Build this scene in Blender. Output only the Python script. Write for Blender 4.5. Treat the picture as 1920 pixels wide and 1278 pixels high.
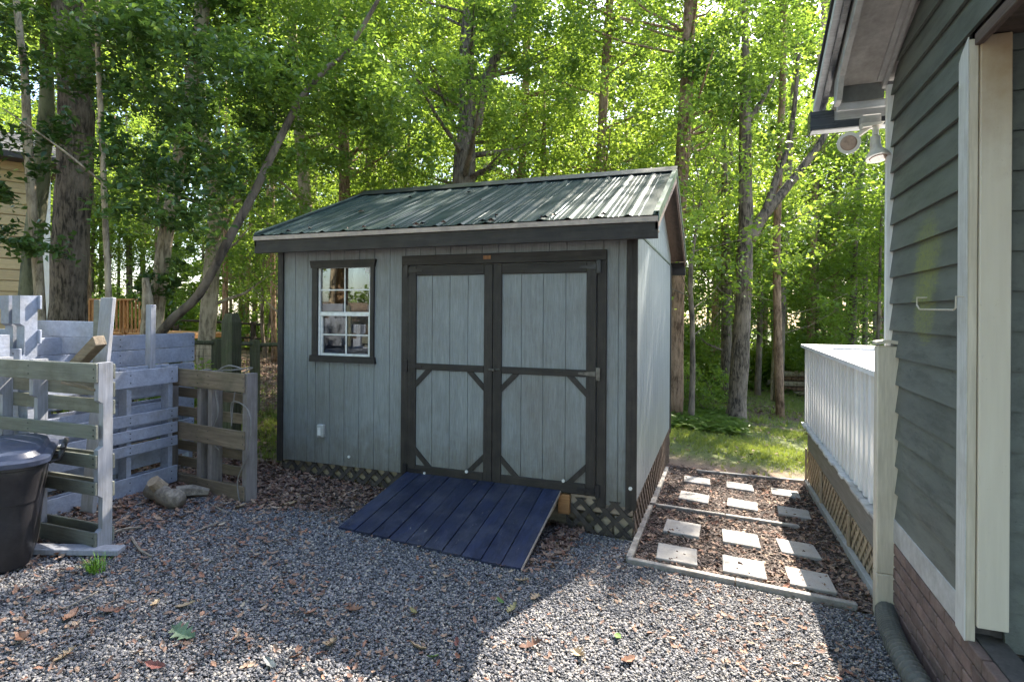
import bpy, math, random
import numpy as np
from mathutils import Vector, Matrix
for o in list(bpy.data.objects): bpy.data.objects.remove(o)
SC = bpy.context.scene
COL = SC.collection
rnd = random.Random(7)

# ------------------------------------------------------------------ camera
YAW = 0.3524; ZC = 1.54; FPX = 1061.4; Y0 = 586.34; ROLL = -0.0065
cam_d = bpy.data.cameras.new("camera"); cam = bpy.data.objects.new("camera", cam_d); COL.objects.link(cam)
cam_d.sensor_width = 36; cam_d.lens = FPX / 1920 * 36
cam_d.shift_y = -(639 - Y0) / 1920
cam_d.clip_start = 0.05; cam_d.clip_end = 500
cam.location = (0, 0, ZC)
cam.rotation_euler = (Matrix.Rotation(YAW, 3, 'Z') @ Matrix.Rotation(math.pi/2, 3, 'X') @ Matrix.Rotation(-ROLL, 3, 'Z')).to_euler()
SC.camera = cam
# ------------------------------------------------------------------ world, sun, exposure
SUN = Vector((0.26, 0.93, 1.0)).normalized()          # towards the sun
W = bpy.data.worlds.new("World"); SC.world = W; W.use_nodes = True
nt = W.node_tree; nt.nodes.clear()
sky = nt.nodes.new('ShaderNodeTexSky'); sky.sky_type = 'NISHITA'; sky.sun_disc = False
sky.sun_elevation = math.asin(SUN.z); sky.sun_rotation = math.atan2(SUN.x, SUN.y)
sky.air_density = 1.0; sky.dust_density = 1.8; sky.ozone_density = 0.8
bg = nt.nodes.new('ShaderNodeBackground'); bg.inputs[1].default_value = 0.15
wo = nt.nodes.new('ShaderNodeOutputWorld')
nt.links.new(sky.outputs[0], bg.inputs[0]); nt.links.new(bg.outputs[0], wo.inputs[0])
sl = bpy.data.lights.new("sun", 'SUN'); sl.energy = 5.0; sl.angle = math.radians(0.53); sl.color = (1, 0.91, 0.78)
so = bpy.data.objects.new("sun", sl); COL.objects.link(so); so.location = (5, 10, 30)
so.rotation_euler = SUN.to_track_quat('Z', 'Y').to_euler()
SC.view_settings.view_transform = 'Standard'; SC.view_settings.look = 'None'
SC.view_settings.exposure = 2.3; SC.view_settings.gamma = 1; SC.view_settings.use_curve_mapping = False

# ------------------------------------------------------------------ surveying helpers (photo pixel -> place)
cY, sY = math.cos(YAW), math.sin(YAW)
def ray(px, py):
    U = px - 960; V = py - Y0
    u = (math.cos(ROLL) * U + math.sin(ROLL) * V) / FPX; v = (-math.sin(ROLL) * U + math.cos(ROLL) * V) / FPX
    return Vector((u * cY - sY, u * sY + cY, -v))
def onY(px, py, Y): d = ray(px, py); t = Y / d.y; return Vector((d.x * t, Y, ZC + d.z * t))
def onX(px, py, X): d = ray(px, py); t = X / d.x; return Vector((X, d.y * t, ZC + d.z * t))
def at(px, py, Z): d = ray(px, py); return Vector((d.x * Z, d.y * Z, ZC + d.z * Z))
def softc(x): return 25 * math.tanh(x / 25)
def gh(x, y): return -.0567 * softc(x) - .055 * softc(y)
def gnp(x, y): return -.0567 * 25 * np.tanh(x / 25) - .055 * 25 * np.tanh(y / 25)
def G(px, py):
    d = ray(px, py); t = ZC / (-d.z - .0567 * d.x - .055 * d.y)
    return Vector((d.x * t, d.y * t, ZC + d.z * t))
def base(px, Z): p = at(px, 600, Z); return Vector((p.x, p.y, gh(p.x, p.y)))

# ------------------------------------------------------------------ materials
MATS = {}
def newmat(name):
    m = bpy.data.materials.new(name); m.use_nodes = True; m.node_tree.nodes.clear(); MATS[name] = m
    return m, m.node_tree
def N(nt, t, **k):
    n = nt.nodes.new(t)
    for a, b in k.items(): setattr(n, a, b)
    return n
def coords(nt, stretch, objrand=True, world=False):
    if world:
        g = N(nt, 'ShaderNodeNewGeometry'); src = g.outputs['Position']
    else:
        tc = N(nt, 'ShaderNodeTexCoord'); src = tc.outputs['Object']
        if objrand:
            oi = N(nt, 'ShaderNodeObjectInfo'); mu = N(nt, 'ShaderNodeMath', operation='MULTIPLY'); mu.inputs[1].default_value = 57.3
            nt.links.new(oi.outputs['Random'], mu.inputs[0])
            ad = N(nt, 'ShaderNodeVectorMath', operation='ADD'); nt.links.new(src, ad.inputs[0]); nt.links.new(mu.outputs[0], ad.inputs[1]); src = ad.outputs[0]
    mp = N(nt, 'ShaderNodeMapping'); mp.inputs['Scale'].default_value = stretch; nt.links.new(src, mp.inputs[0])
    return mp.outputs[0]
def noise(nt, vec, scale, detail=5, rough=.6, dist=0):
    n = N(nt, 'ShaderNodeTexNoise'); n.inputs['Scale'].default_value = scale; n.inputs['Detail'].default_value = detail
    n.inputs['Roughness'].default_value = rough; n.inputs['Distortion'].default_value = dist
    nt.links.new(vec, n.inputs['Vector']); return n.outputs['Fac']
def ramp(nt, fac, stops):
    r = N(nt, 'ShaderNodeValToRGB'); e = r.color_ramp.elements
    while len(e) < len(stops): e.new(0.5)
    for i, (p, c) in enumerate(stops):
        e[i].position = p; e[i].color = (*c, 1) if len(c) == 3 else c
    nt.links.new(fac, r.inputs[0]); return r.outputs[0]
def mix(nt, f, a, b, mode='MIX'):
    m = N(nt, 'ShaderNodeMixRGB', blend_type=mode)
    for i, v in ((0, f), (1, a), (2, b)):
        if isinstance(v, (int, float)): m.inputs[i].default_value = v
        elif isinstance(v, tuple): m.inputs[i].default_value = (*v, 1) if len(v) == 3 else v
        else: nt.links.new(v, m.inputs[i])
    return m.outputs[0]
def scl(c, k): return tuple(min(1, x * k) for x in c)
def mat(name, c, rough=.6, var=.2, stretch=(1, 1, 1), scale=6, bump=.3, bscale=30, bdist=.004, metallic=0, spec=.5,
        orand=.12, dirt=None, dirt_amt=.3, dirt_scale=3, peel=None, peel_at=.62, world=False, grain=.16, splash=None):
    m, nt = newmat(name)
    v = coords(nt, stretch, world=world)
    n1 = noise(nt, v, scale)
    col = ramp(nt, n1, [(.3, scl(c, 1 - var)), (.7, scl(c, 1 + var))])
    if orand:
        oi = N(nt, 'ShaderNodeObjectInfo'); r = ramp(nt, oi.outputs['Random'], [(0, (1 - orand,) * 3), (1, (1 + 0 * orand,) * 3)])
        col = mix(nt, 1.0, col, r, 'MULTIPLY')
    if dirt:
        g = N(nt, 'ShaderNodeNewGeometry'); n3 = noise(nt, g.outputs['Position'], dirt_scale, 6, .7)
        f = ramp(nt, n3, [(.45, (0, 0, 0)), (.7, (dirt_amt,) * 3)]); col = mix(nt, f, col, dirt)
    if splash:
        gg = N(nt, 'ShaderNodeNewGeometry'); sp = N(nt, 'ShaderNodeSeparateXYZ'); nt.links.new(gg.outputs['Position'], sp.inputs[0])
        qq = N(nt, 'ShaderNodeMath', operation='MULTIPLY_ADD'); nt.links.new(noise(nt, gg.outputs['Position'], 9, 7, .75), qq.inputs[0]); qq.inputs[1].default_value = .9; nt.links.new(sp.outputs[2], qq.inputs[2])
        mr = N(nt, 'ShaderNodeMapRange'); mr.inputs[1].default_value = .50; mr.inputs[2].default_value = .95; mr.inputs[3].default_value = .75; mr.inputs[4].default_value = 0; nt.links.new(qq.outputs[0], mr.inputs[0])
        col = mix(nt, mr.outputs[0], col, splash)
    if peel:
        n4 = noise(nt, v, scale * 2.3, 8, .75); f = ramp(nt, n4, [(peel_at, (0, 0, 0)), (peel_at + .03, (1, 1, 1))]); col = mix(nt, f, col, peel)
    b = N(nt, 'ShaderNodeBsdfPrincipled'); nt.links.new(col, b.inputs['Base Color'])
    n5 = noise(nt, v, scale * 1.7, 4)
    rr = ramp(nt, n5, [(.3, (max(0, rough - .1),) * 3), (.7, (min(1, rough + .1),) * 3)]); nt.links.new(rr, b.inputs['Roughness'])
    b.inputs['Metallic'].default_value = metallic; b.inputs['Specular IOR Level'].default_value = spec
    if bump:
        n2 = noise(nt, v, bscale, 6, .65)
        bp = N(nt, 'ShaderNodeBump'); bp.inputs['Strength'].default_value = bump; bp.inputs['Distance'].default_value = bdist
        nt.links.new(n2, bp.inputs['Height']); nt.links.new(bp.outputs[0], b.inputs['Normal'])
        if grain: nt.links.new(mix(nt, 1.0, col, ramp(nt, n2, [(.36, (1-grain,)*3), (.64, (1+grain*.3,)*3)]), 'MULTIPLY'), b.inputs['Base Color'])
    o = N(nt, 'ShaderNodeOutputMaterial'); nt.links.new(b.outputs[0], o.inputs[0])
    return m
VG = (9, 9, .6); XG = (.6, 9, 9); YG = (9, .6, 9)   # grain along z / x / y
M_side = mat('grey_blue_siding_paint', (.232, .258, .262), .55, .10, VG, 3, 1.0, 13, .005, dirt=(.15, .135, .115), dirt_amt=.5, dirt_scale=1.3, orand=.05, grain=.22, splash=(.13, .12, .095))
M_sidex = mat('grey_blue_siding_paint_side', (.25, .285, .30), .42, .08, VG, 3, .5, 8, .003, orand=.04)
M_trim = mat('black_brown_trim_paint', (.020, .017, .014), .62, .35, VG, 4, .9, 10, .004, dirt=(.12, .10, .08), dirt_amt=.2, dirt_scale=7, orand=.2)
M_trimx = mat('black_brown_trim_paint_long', (.019, .016, .013), .62, .35, XG, 4, .9, 10, .004, dirt=(.12, .10, .08), dirt_amt=.18, dirt_scale=7, orand=.2)
M_latt = mat('dark_lattice_wood', (.042, .036, .032), .75, .4, (3, 3, 3), 6, .6, 20, .003, dirt=(.2, .16, .12), dirt_amt=.35, dirt_scale=9)
M_beige = mat('beige_lattice_paint', (.44, .35, .24), .7, .2, (2, 2, 2), 6, .5, 20, .003, dirt=(.16, .12, .08), dirt_amt=.5, dirt_scale=4)
M_drip = mat('tan_drip_edge_metal', (.42, .35, .29), .5, .15, (1, 1, 1), 5, .2, 20, .001)
M_soff = mat('brown_soffit_board', (.12, .085, .07), .7, .25, YG, 4, .5, 10, .003)
M_white = mat('white_vinyl', (.74, .75, .73), .35, .05, (1, 1, 1), 5, .1, 20, .001)
M_whitep = mat('white_deck_paint', (.82, .82, .82), .5, .03, VG, 4, .3, 9, .001, dirt=(.5, .48, .44), dirt_amt=.2, dirt_scale=5, orand=.1)
M_balu = mat('white_baluster_paint', (.84, .84, .84), .45, .02, VG, 4, .1, 9, .001, orand=.18, grain=.04)
M_cream = mat('cream_corner_board_paint', (.58, .53, .43), .5, .08, VG, 3, .4, 8, .002, dirt=(.36, .29, .19), dirt_amt=.35, dirt_scale=1.4, orand=.03)
M_tan = mat('tan_wood_block', (.36, .30, .20), .8, .25, XG, 5, .5, 10, .003)
M_orange = mat('fresh_treated_wood', (.40, .20, .075), .65, .2, XG, 5, .5, 10, .003)
M_orangev = mat('weathered_cedar', (.30, .14, .055), .7, .3, VG, 5, .5, 10, .003)
M_green = mat('greenish_trim_metal', (.11, .15, .13), .35, .12, (1, 1, 1), 5, .15, 20, .001, metallic=.3)
M_gall = mat('galvanised_hinge', (.14, .135, .12), .5, .3, (1, 1, 1), 20, .2, 40, .001, metallic=.7)
M_black = mat('black_plastic', (.012, .012, .014), .4, .3, (1, 1, 1), 8, .2, 60, .001)
M_navy = mat('navy_ramp_paint', (.016, .024, .062), .5, .4, (6, 1, 6), 3, .9, 7, .003, dirt=(.075, .078, .10), dirt_amt=.6, dirt_scale=5, peel=(.20, .18, .16), peel_at=.635, orand=.35)
M_pblue = mat('faded_lavender_blue_paint', (.30, .335, .42), .7, .12, (3, 3, 3), 4, .7, 14, .003, dirt=(.20, .19, .16), dirt_amt=.45, dirt_scale=4, peel=(.22, .19, .16), peel_at=.72, orand=.15)
M_pgrey = mat('grey_painted_pallet_wood', (.31, .325, .37), .72, .15, VG, 4, .7, 9, .003, dirt=(.19, .17, .12), dirt_amt=.45, dirt_scale=5, orand=.15)
M_pgreen = mat('mildewed_grey_green_slat_paint', (.17, .18, .15), .75, .2, XG, 4, .7, 9, .003, dirt=(.08, .075, .05), dirt_amt=.6, dirt_scale=4, orand=.2)
M_pwood = mat('weathered_bare_pallet_wood', (.21, .165, .115), .85, .3, XG, 5, .9, 9, .004, dirt=(.09, .085, .05), dirt_amt=.6, dirt_scale=5, orand=.35)
M_pwoodv = mat('weathered_grey_pallet_runner', (.25, .225, .215), .85, .25, VG, 5, .9, 9, .004, dirt=(.10, .09, .06), dirt_amt=.5, dirt_scale=5, orand=.25)
M_post = mat('mossy_dark_post_wood', (.10, .10, .058), .9, .4, VG, 5, 1, 8, .01, dirt=(.05, .07, .02), dirt_amt=.6, dirt_scale=6)
M_log = mat('split_log_bark', (.27, .235, .19), .9, .5, (2, 2, 2), 8, 1, 20, .012)
M_logend = mat('log_cut_end', (.34, .27, .19), .85, .3, (4, 4, 4), 6, .6, 30, .004)
M_stone = mat('pale_paver_concrete', (.40, .38, .355), .8, .08, (1, 1, 1), 5, .35, 90, .002, dirt=(.30, .25, .19), dirt_amt=.4, dirt_scale=9, orand=.1)
M_edge = mat('weathered_white_edging', (.33, .315, .29), .75, .2, (2, 2, 2), 5, .6, 20, .004, dirt=(.16, .12, .09), dirt_amt=.7, dirt_scale=5)
M_brick = mat('pinkish_brown_brick', (.205, .135, .115), .85, .3, (1, 1, 1), 9, .6, 60, .004, orand=.35, dirt=(.30, .25, .22), dirt_amt=.3, dirt_scale=12)
M_mort = mat('dark_mortar', (.085, .075, .07), .95, .2, (1, 1, 1), 30, .6, 80, .003)
M_gutter = mat('white_gutter_metal', (.62, .64, .66), .35, .08, XG, 2, .1, 10, .001, dirt=(.2, .2, .19), dirt_amt=.3)
M_gut2 = mat('dark_gutter_face', (.055, .062, .075), .25, .2, XG, 2, .1, 10, .001)
M_soffw = mat('pale_mottled_soffit', (.52, .50, .475), .8, .10, (1, 1, 1), 3, .3, 30, .002, dirt=(.24, .215, .19), dirt_amt=.6, dirt_scale=3)
M_fasc = mat('grey_white_rake_board', (.46, .46, .45), .6, .1, (1, 1, 1), 3, .3, 20, .002, dirt=(.25, .22, .19), dirt_amt=.5, dirt_scale=6)
M_pipe = mat('grey_corrugated_pipe', (.11, .11, .10), .6, .25, (1, 1, 1), 6, .2, 40, .002, dirt=(.2, .18, .14), dirt_amt=.4, dirt_scale=9)
M_shing = mat('dark_roof_shingle', (.05, .05, .052), .9, .3, (1, 1, 1), 20, .7, 60, .004)
M_porch = mat('grey_porch_floor_paint', (.085, .09, .092), .6, .2, XG, 4, .4, 10, .002, dirt=(.16, .15, .13), dirt_amt=.3)
M_lamp = mat('white_lamp_housing', (.66, .63, .57), .4, .06, (1, 1, 1), 6, .1, 30, .001)
M_amber = mat('lamp_glass_face', (.36, .25, .19), .12, .25, (1, 1, 1), 25, .3, 60, .002)
M_cord = mat('grey_cord_rubber', (.20, .19, .18), .6, .1, (1, 1, 1), 9, .1, 30, .001)
M_wire = mat('dark_fence_wire', (.05, .045, .04), .6, .2, (1, 1, 1), 9, 0)
M_dkwood = mat('far_dark_rail_wood', (.045, .035, .028), .9, .3, (1, 1, 1), 9, .4, 30, .004)
M_ncream = mat('neighbour_cream_siding', (.50, .40, .24), .7, .1, XG, 3, .3, 12, .003)
M_bin = mat('black_bin_plastic', (.022, .021, .024), .42, .2, (1, 1, 1), 5, .15, 70, .001, dirt=(.10, .09, .09), dirt_amt=.25, dirt_scale=6)
M_binlid = mat('dark_blue_lid_plastic', (.032, .044, .082), .36, .15, (1, 1, 1), 5, .12, 60, .001, dirt=(.16, .16, .18), dirt_amt=.25, dirt_scale=5)
def mat_housesiding():
    m, nt = newmat('green_grey_house_siding')
    v = coords(nt, (4, 1, 6)); c = (.112, .127, .113)
    n1 = noise(nt, v, 3); col = ramp(nt, n1, [(.3, scl(c, .78)), (.7, scl(c, 1.2))])
    oi = N(nt, 'ShaderNodeObjectInfo'); col = mix(nt, 1.0, col, ramp(nt, oi.outputs['Random'], [(0, (.8, .8, .8)), (1, (1, 1, 1))]), 'MULTIPLY')
    g = N(nt, 'ShaderNodeNewGeometry')
    n3 = noise(nt, g.outputs['Position'], 2.2, 6, .65); col = mix(nt, ramp(nt, n3, [(.42, (0,)*3), (.68, (.6,)*3)]), col, (.135, .142, .12))
    n8 = noise(nt, coords(nt, (1, .25, 1.2)), 9, 7, .75); col = mix(nt, ramp(nt, n8, [(.5, (0,)*3), (.66, (.7,)*3)]), col, (.045, .05, .045))
    n6 = noise(nt, coords(nt, (1, .45, 1.6)), 22, 6, .75); col = mix(nt, ramp(nt, n6, [(.62, (0,)*3), (.69, (.85,)*3)]), col, (.03, .032, .03))
    for (P, r) in ((onX(1738, 462, .985), .13), (onX(1733, 515, .985), .12), (onX(1732, 575, .985), .09)):   # algae stains of their own shape
        d = N(nt, 'ShaderNodeVectorMath', operation='DISTANCE'); nt.links.new(g.outputs['Position'], d.inputs[0]); d.inputs[1].default_value = P
        n7 = noise(nt, coords(nt, (3, 1, 9)), 7, 6, .75)
        s = N(nt, 'ShaderNodeMath', operation='MULTIPLY_ADD'); nt.links.new(n7, s.inputs[0]); s.inputs[1].default_value = -.26; nt.links.new(d.outputs['Value'], s.inputs[2])
        f = ramp(nt, s.outputs[0], [(max(0, r - .14), (.6,)*3), (r - .05, (0,)*3)]); f = mix(nt, 1.0, f, ramp(nt, noise(nt, g.outputs['Position'], 55, 5, .8), [(.42, (.25,)*3), (.55, (1,)*3)]), 'MULTIPLY'); col = mix(nt, f, col, (.20, .22, .05))
    b = N(nt, 'ShaderNodeBsdfPrincipled'); nt.links.new(col, b.inputs['Base Color']); b.inputs['Roughness'].default_value = .55
    n2 = noise(nt, v, 9, 6, .65); bp = N(nt, 'ShaderNodeBump'); bp.inputs['Strength'].default_value = .7; bp.inputs['Distance'].default_value = .003
    nt.links.new(n2, bp.inputs['Height']); nt.links.new(bp.outputs[0], b.inputs['Normal'])
    nt.links.new(b.outputs[0], N(nt, 'ShaderNodeOutputMaterial').inputs[0]); return m
M_house = mat_housesiding()
def mat_stained():
    m, nt = newmat('brown_stained_cream_board'); g = N(nt, 'ShaderNodeNewGeometry'); P = g.outputs['Position']
    v = coords(nt, VG); col = ramp(nt, noise(nt, v, 3), [(.3, (.55, .50, .41)), (.7, (.62, .57, .47))])
    sx = N(nt, 'ShaderNodeSeparateXYZ'); nt.links.new(P, sx.inputs[0])
    q = N(nt, 'ShaderNodeMath', operation='MULTIPLY_ADD'); nt.links.new(noise(nt, P, 4, 6, .7), q.inputs[0]); q.inputs[1].default_value = .7; nt.links.new(sx.outputs[2], q.inputs[2])
    mr = N(nt, 'ShaderNodeMapRange'); mr.inputs[1].default_value = 2.45; mr.inputs[2].default_value = 3.05; nt.links.new(q.outputs[0], mr.inputs[0])
    col = mix(nt, ramp(nt, mr.outputs[0], [(0, (0,)*3), (1, (.85,)*3)]), col, (.30, .19, .085))
    col = mix(nt, ramp(nt, noise(nt, P, 45, 6, .8), [(.64, (0,)*3), (.70, (.5,)*3)]), col, (.12, .09, .06))
    b = N(nt, 'ShaderNodeBsdfPrincipled'); nt.links.new(col, b.inputs['Base Color']); b.inputs['Roughness'].default_value = .55
    bp = N(nt, 'ShaderNodeBump'); bp.inputs['Strength'].default_value = .4; bp.inputs['Distance'].default_value = .002; nt.links.new(noise(nt, v, 9), bp.inputs['Height']); nt.links.new(bp.outputs[0], b.inputs['Normal'])
    nt.links.new(b.outputs[0], N(nt, 'ShaderNodeOutputMaterial').inputs[0]); return m
M_stain = mat_stained()
def mat_metalroof():
    m, nt = newmat('dark_green_metal_roofing')
    v = coords(nt, (5, .7, 1), world=True); n = noise(nt, v, 3, 6, .6)
    col = ramp(nt, n, [(.35, (.014, .027, .024)), (.7, (.036, .054, .048))])
    g = N(nt, 'ShaderNodeNewGeometry'); n3 = noise(nt, g.outputs['Position'], 30, 4, .7); col = mix(nt, ramp(nt, n3, [(.64, (0,)*3), (.72, (.25,)*3)]), col, (.13, .12, .10))
    b = N(nt, 'ShaderNodeBsdfPrincipled'); nt.links.new(col, b.inputs['Base Color']); b.inputs['Roughness'].default_value = .6; b.inputs['Specular IOR Level'].default_value = .05
    gl = N(nt, 'ShaderNodeBsdfGlossy'); nt.links.new(ramp(nt, n, [(.3, (.14,)*3), (.7, (.30,)*3)]), gl.inputs['Roughness']); gl.inputs[0].default_value = (.85, .95, 1, 1)
    bp = N(nt, 'ShaderNodeBump'); bp.inputs['Strength'].default_value = .15; bp.inputs['Distance'].default_value = .01
    nt.links.new(noise(nt, v, 2, 2), bp.inputs['Height']); nt.links.new(bp.outputs[0], b.inputs['Normal']); nt.links.new(bp.outputs[0], gl.inputs['Normal'])
    ms = N(nt, 'ShaderNodeMixShader'); ms.inputs[0].default_value = .06; nt.links.new(b.outputs[0], ms.inputs[1]); nt.links.new(gl.outputs[0], ms.inputs[2])
    nt.links.new(ms.outputs[0], N(nt, 'ShaderNodeOutputMaterial').inputs[0]); return m
M_roof = mat_metalroof()
def mat_glass():
    m, nt = newmat('window_glass')
    fr = N(nt, 'ShaderNodeFresnel'); fr.inputs[0].default_value = 1.7
    gl = N(nt, 'ShaderNodeBsdfGlossy'); gl.inputs['Roughness'].default_value = .015
    tr = N(nt, 'ShaderNodeBsdfTransparent'); tr.inputs[0].default_value = (.6, .63, .62, 1)
    ms = N(nt, 'ShaderNodeMixShader'); mu = N(nt, 'ShaderNodeMath', operation='MULTIPLY_ADD'); mu.inputs[1].default_value = .8; mu.inputs[2].default_value = .02
    nt.links.new(fr.outputs[0], mu.inputs[0]); nt.links.new(mu.outputs[0], ms.inputs[0]); nt.links.new(tr.outputs[0], ms.inputs[1]); nt.links.new(gl.outputs[0], ms.inputs[2])
    nt.links.new(ms.outputs[0], N(nt, 'ShaderNodeOutputMaterial').inputs[0]); return m
M_glass = mat_glass()
def mat_leaf(name, dark, light, trans=.5, gloss=.4, tcol=None):
    m, nt = newmat(name)
    at_ = N(nt, 'ShaderNodeAttribute', attribute_name='v')
    oi = N(nt, 'ShaderNodeObjectInfo')
    s = N(nt, 'ShaderNodeMath', operation='MULTIPLY_ADD'); nt.links.new(oi.outputs['Random'], s.inputs[0]); s.inputs[1].default_value = .3; nt.links.new(at_.outputs['Fac'], s.inputs[2])
    col = ramp(nt, s.outputs[0], [(.1, dark), (1.1 if False else 1.0, light)])
    b = N(nt, 'ShaderNodeBsdfPrincipled'); nt.links.new(col, b.inputs['Base Color']); b.inputs['Roughness'].default_value = gloss
    t = N(nt, 'ShaderNodeBsdfTranslucent')
    tc = mix(nt, 1.0, col, tcol or (1.6, 1.5, .75), 'MULTIPLY'); nt.links.new(tc, t.inputs[0])
    ms = N(nt, 'ShaderNodeMixShader'); ms.inputs[0].default_value = trans
    nt.links.new(b.outputs[0], ms.inputs[1]); nt.links.new(t.outputs[0], ms.inputs[2])
    nt.links.new(ms.outputs[0], N(nt, 'ShaderNodeOutputMaterial').inputs[0]); return m
L_far = mat_leaf('woodland_leaf', (.08, .15, .03), (.23, .33, .075), .58)
L_dist = mat_leaf('far_leaf', (.08, .14, .03), (.20, .29, .07), .48)
L_mid = mat_leaf('oak_leaf', (.055, .115, .027), (.175, .27, .06), .5)
L_glossy = mat_leaf('glossy_evergreen_leaf', (.03, .07, .024), (.11, .19, .05), .4, .28)
L_grass = mat_leaf('grass_blade', (.09, .14, .03), (.28, .33, .09), .45, .5)
def mat_bark(name, dark, light, scale=7, b=1.0, moss=None):
    m, nt = newmat(name)
    v = coords(nt, (1, 1, .22)); n = noise(nt, v, scale, 8, .7, .4)
    col = ramp(nt, n, [(.42, dark), (.58, light)])
    g = N(nt, 'ShaderNodeNewGeometry'); n3 = noise(nt, g.outputs['Position'], 2.2, 5, .65)
    col = mix(nt, ramp(nt, n3, [(.45, (0,)*3), (.65, (.6,)*3)]), col, moss or scl(light, 1.4))
    p = N(nt, 'ShaderNodeBsdfPrincipled'); nt.links.new(col, p.inputs['Base Color']); p.inputs['Roughness'].default_value = .9
    w = noise(nt, v, scale * 1.6, 8, .7, .6)
    bp = N(nt, 'ShaderNodeBump'); bp.inputs['Strength'].default_value = b; bp.inputs['Distance'].default_value = .035
    nt.links.new(w, bp.inputs['Height']); nt.links.new(bp.outputs[0], p.inputs['Normal'])
    nt.links.new(p.outputs[0], N(nt, 'ShaderNodeOutputMaterial').inputs[0]); return m
B_oak = mat_bark('furrowed_grey_bark', (.035, .026, .018), (.22, .172, .13), 26, 1.0)
B_red = mat_bark('reddish_pine_bark', (.10, .055, .03), (.34, .22, .14), 22, .9)
B_pale = mat_bark('pale_mottled_bark', (.15, .115, .075), (.42, .34, .24), 18, .6)
B_dark = mat_bark('dark_smooth_bark', (.05, .038, .028), (.20, .155, .115), 9, .7)
B_green = mat_bark('greenish_grey_bark', (.05, .052, .03), (.15, .15, .09), 9, .7)

def mat_ground():
    m, nt = newmat('yard_ground')
    g = N(nt, 'ShaderNodeNewGeometry'); P = g.outputs['Position']
    sx = N(nt, 'ShaderNodeSeparateXYZ'); nt.links.new(P, sx.inputs[0])
    wob = noise(nt, P, .9, 4, .6)
    def step(sock, a, b, w=.9):
        s = N(nt, 'ShaderNodeMath', operation='MULTIPLY_ADD'); nt.links.new(wob, s.inputs[0]); s.inputs[1].default_value = w; nt.links.new(sock, s.inputs[2])
        mr = N(nt, 'ShaderNodeMapRange'); mr.inputs[1].default_value = a + w / 2; mr.inputs[2].default_value = b + w / 2; nt.links.new(s.outputs[0], mr.inputs[0]); return mr.outputs[0]
    fine = noise(nt, P, 60, 5, .75); mid = noise(nt, P, 9, 6, .7)
    gravel = ramp(nt, fine, [(.3, (.03, .032, .038)), (.7, (.16, .165, .18))])
    litter = ramp(nt, noise(nt, P, 34, 6, .8), [(.3, (.035, .022, .016)), (.55, (.14, .085, .06)), (.75, (.26, .18, .13))])
    dirt = ramp(nt, mid, [(.3, (.16, .10, .07)), (.7, (.30, .215, .16))])
    grass = ramp(nt, noise(nt, P, 25, 6, .8), [(.3, (.05, .07, .018)), (.7, (.17, .19, .055))])
    col = mix(nt, step(sx.outputs[1], 3.75, 4.0, .35), gravel, litter)
    col = mix(nt, step(sx.outputs[1], 7.3, 7.6, .3), col, dirt)
    col = mix(nt, step(sx.outputs[1], 7.7, 8.4, .8), col, grass)
    f2 = ramp(nt, noise(nt, P, .55, 4, .6), [(.46, (0,)*3), (.56, (1,)*3)])
    scl_grass = ramp(nt, noise(nt, P, 6, 6, .8), [(.3, (.03, .045, .012)), (.7, (.11, .13, .035))])
    far = mix(nt, f2, grass, litter)
    far = mix(nt, step(sx.outputs[1], 19, 23, 2.0), far, scl_grass)
    col = mix(nt, step(sx.outputs[1], 12, 13, 1.5), col, far)
    col = mix(nt, ramp(nt, step(sx.outputs[0], -4.3, -3.9, .3), [(0, (1,)*3), (1, (0,)*3)]), col, mix(nt, f2, mix(nt, .55, litter, dirt), far))
    b = N(nt, 'ShaderNodeBsdfPrincipled'); nt.links.new(col, b.inputs['Base Color']); b.inputs['Roughness'].default_value = .95
    bp = N(nt, 'ShaderNodeBump'); bp.inputs['Distance'].default_value = .02; nt.links.new(fine, bp.inputs['Height']); nt.links.new(bp.outputs[0], b.inputs['Normal'])
    nt.links.new(b.outputs[0], N(nt, 'ShaderNodeOutputMaterial').inputs[0]); return m
M_ground = mat_ground()
def mat_inst(name, stops, rough=.8, noise_scale=None, trans=0):
    m, nt = newmat(name)
    oi = N(nt, 'ShaderNodeObjectInfo'); col = ramp(nt, oi.outputs['Random'], stops)
    tc = N(nt, 'ShaderNodeTexCoord'); n = noise(nt, tc.outputs['Object'], noise_scale or 20, 4, .7)
    col = mix(nt, 1.0, col, ramp(nt, n, [(.3, (.7,)*3), (.7, (1.15,)*3)]), 'MULTIPLY')
    b = N(nt, 'ShaderNodeBsdfPrincipled'); nt.links.new(col, b.inputs['Base Color']); b.inputs['Roughness'].default_value = rough
    nt.links.new(b.outputs[0], N(nt, 'ShaderNodeOutputMaterial').inputs[0]); return m
I_gravel = mat_inst('blue_grey_gravel', [(0, (.05, .052, .06)), (.25, (.105, .108, .125)), (.55, (.17, .172, .19)), (.8, (.25, .24, .235)), (.93, (.32, .29, .26)), (1, (.42, .38, .33))], .75, 25)
I_leaf = mat_inst('dry_leaf', [(0, (.09, .05, .038)), (.3, (.17, .10, .075)), (.55, (.25, .16, .115)), (.75, (.33, .23, .16)), (.9, (.25, .10, .06)), (1, (.42, .34, .25))], .8, 12)
I_mulch = mat_inst('bark_mulch', [(0, (.028, .021, .019)), (.4, (.07, .05, .042)), (.75, (.14, .105, .088)), (1, (.26, .205, .175))], .9, 12)

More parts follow.
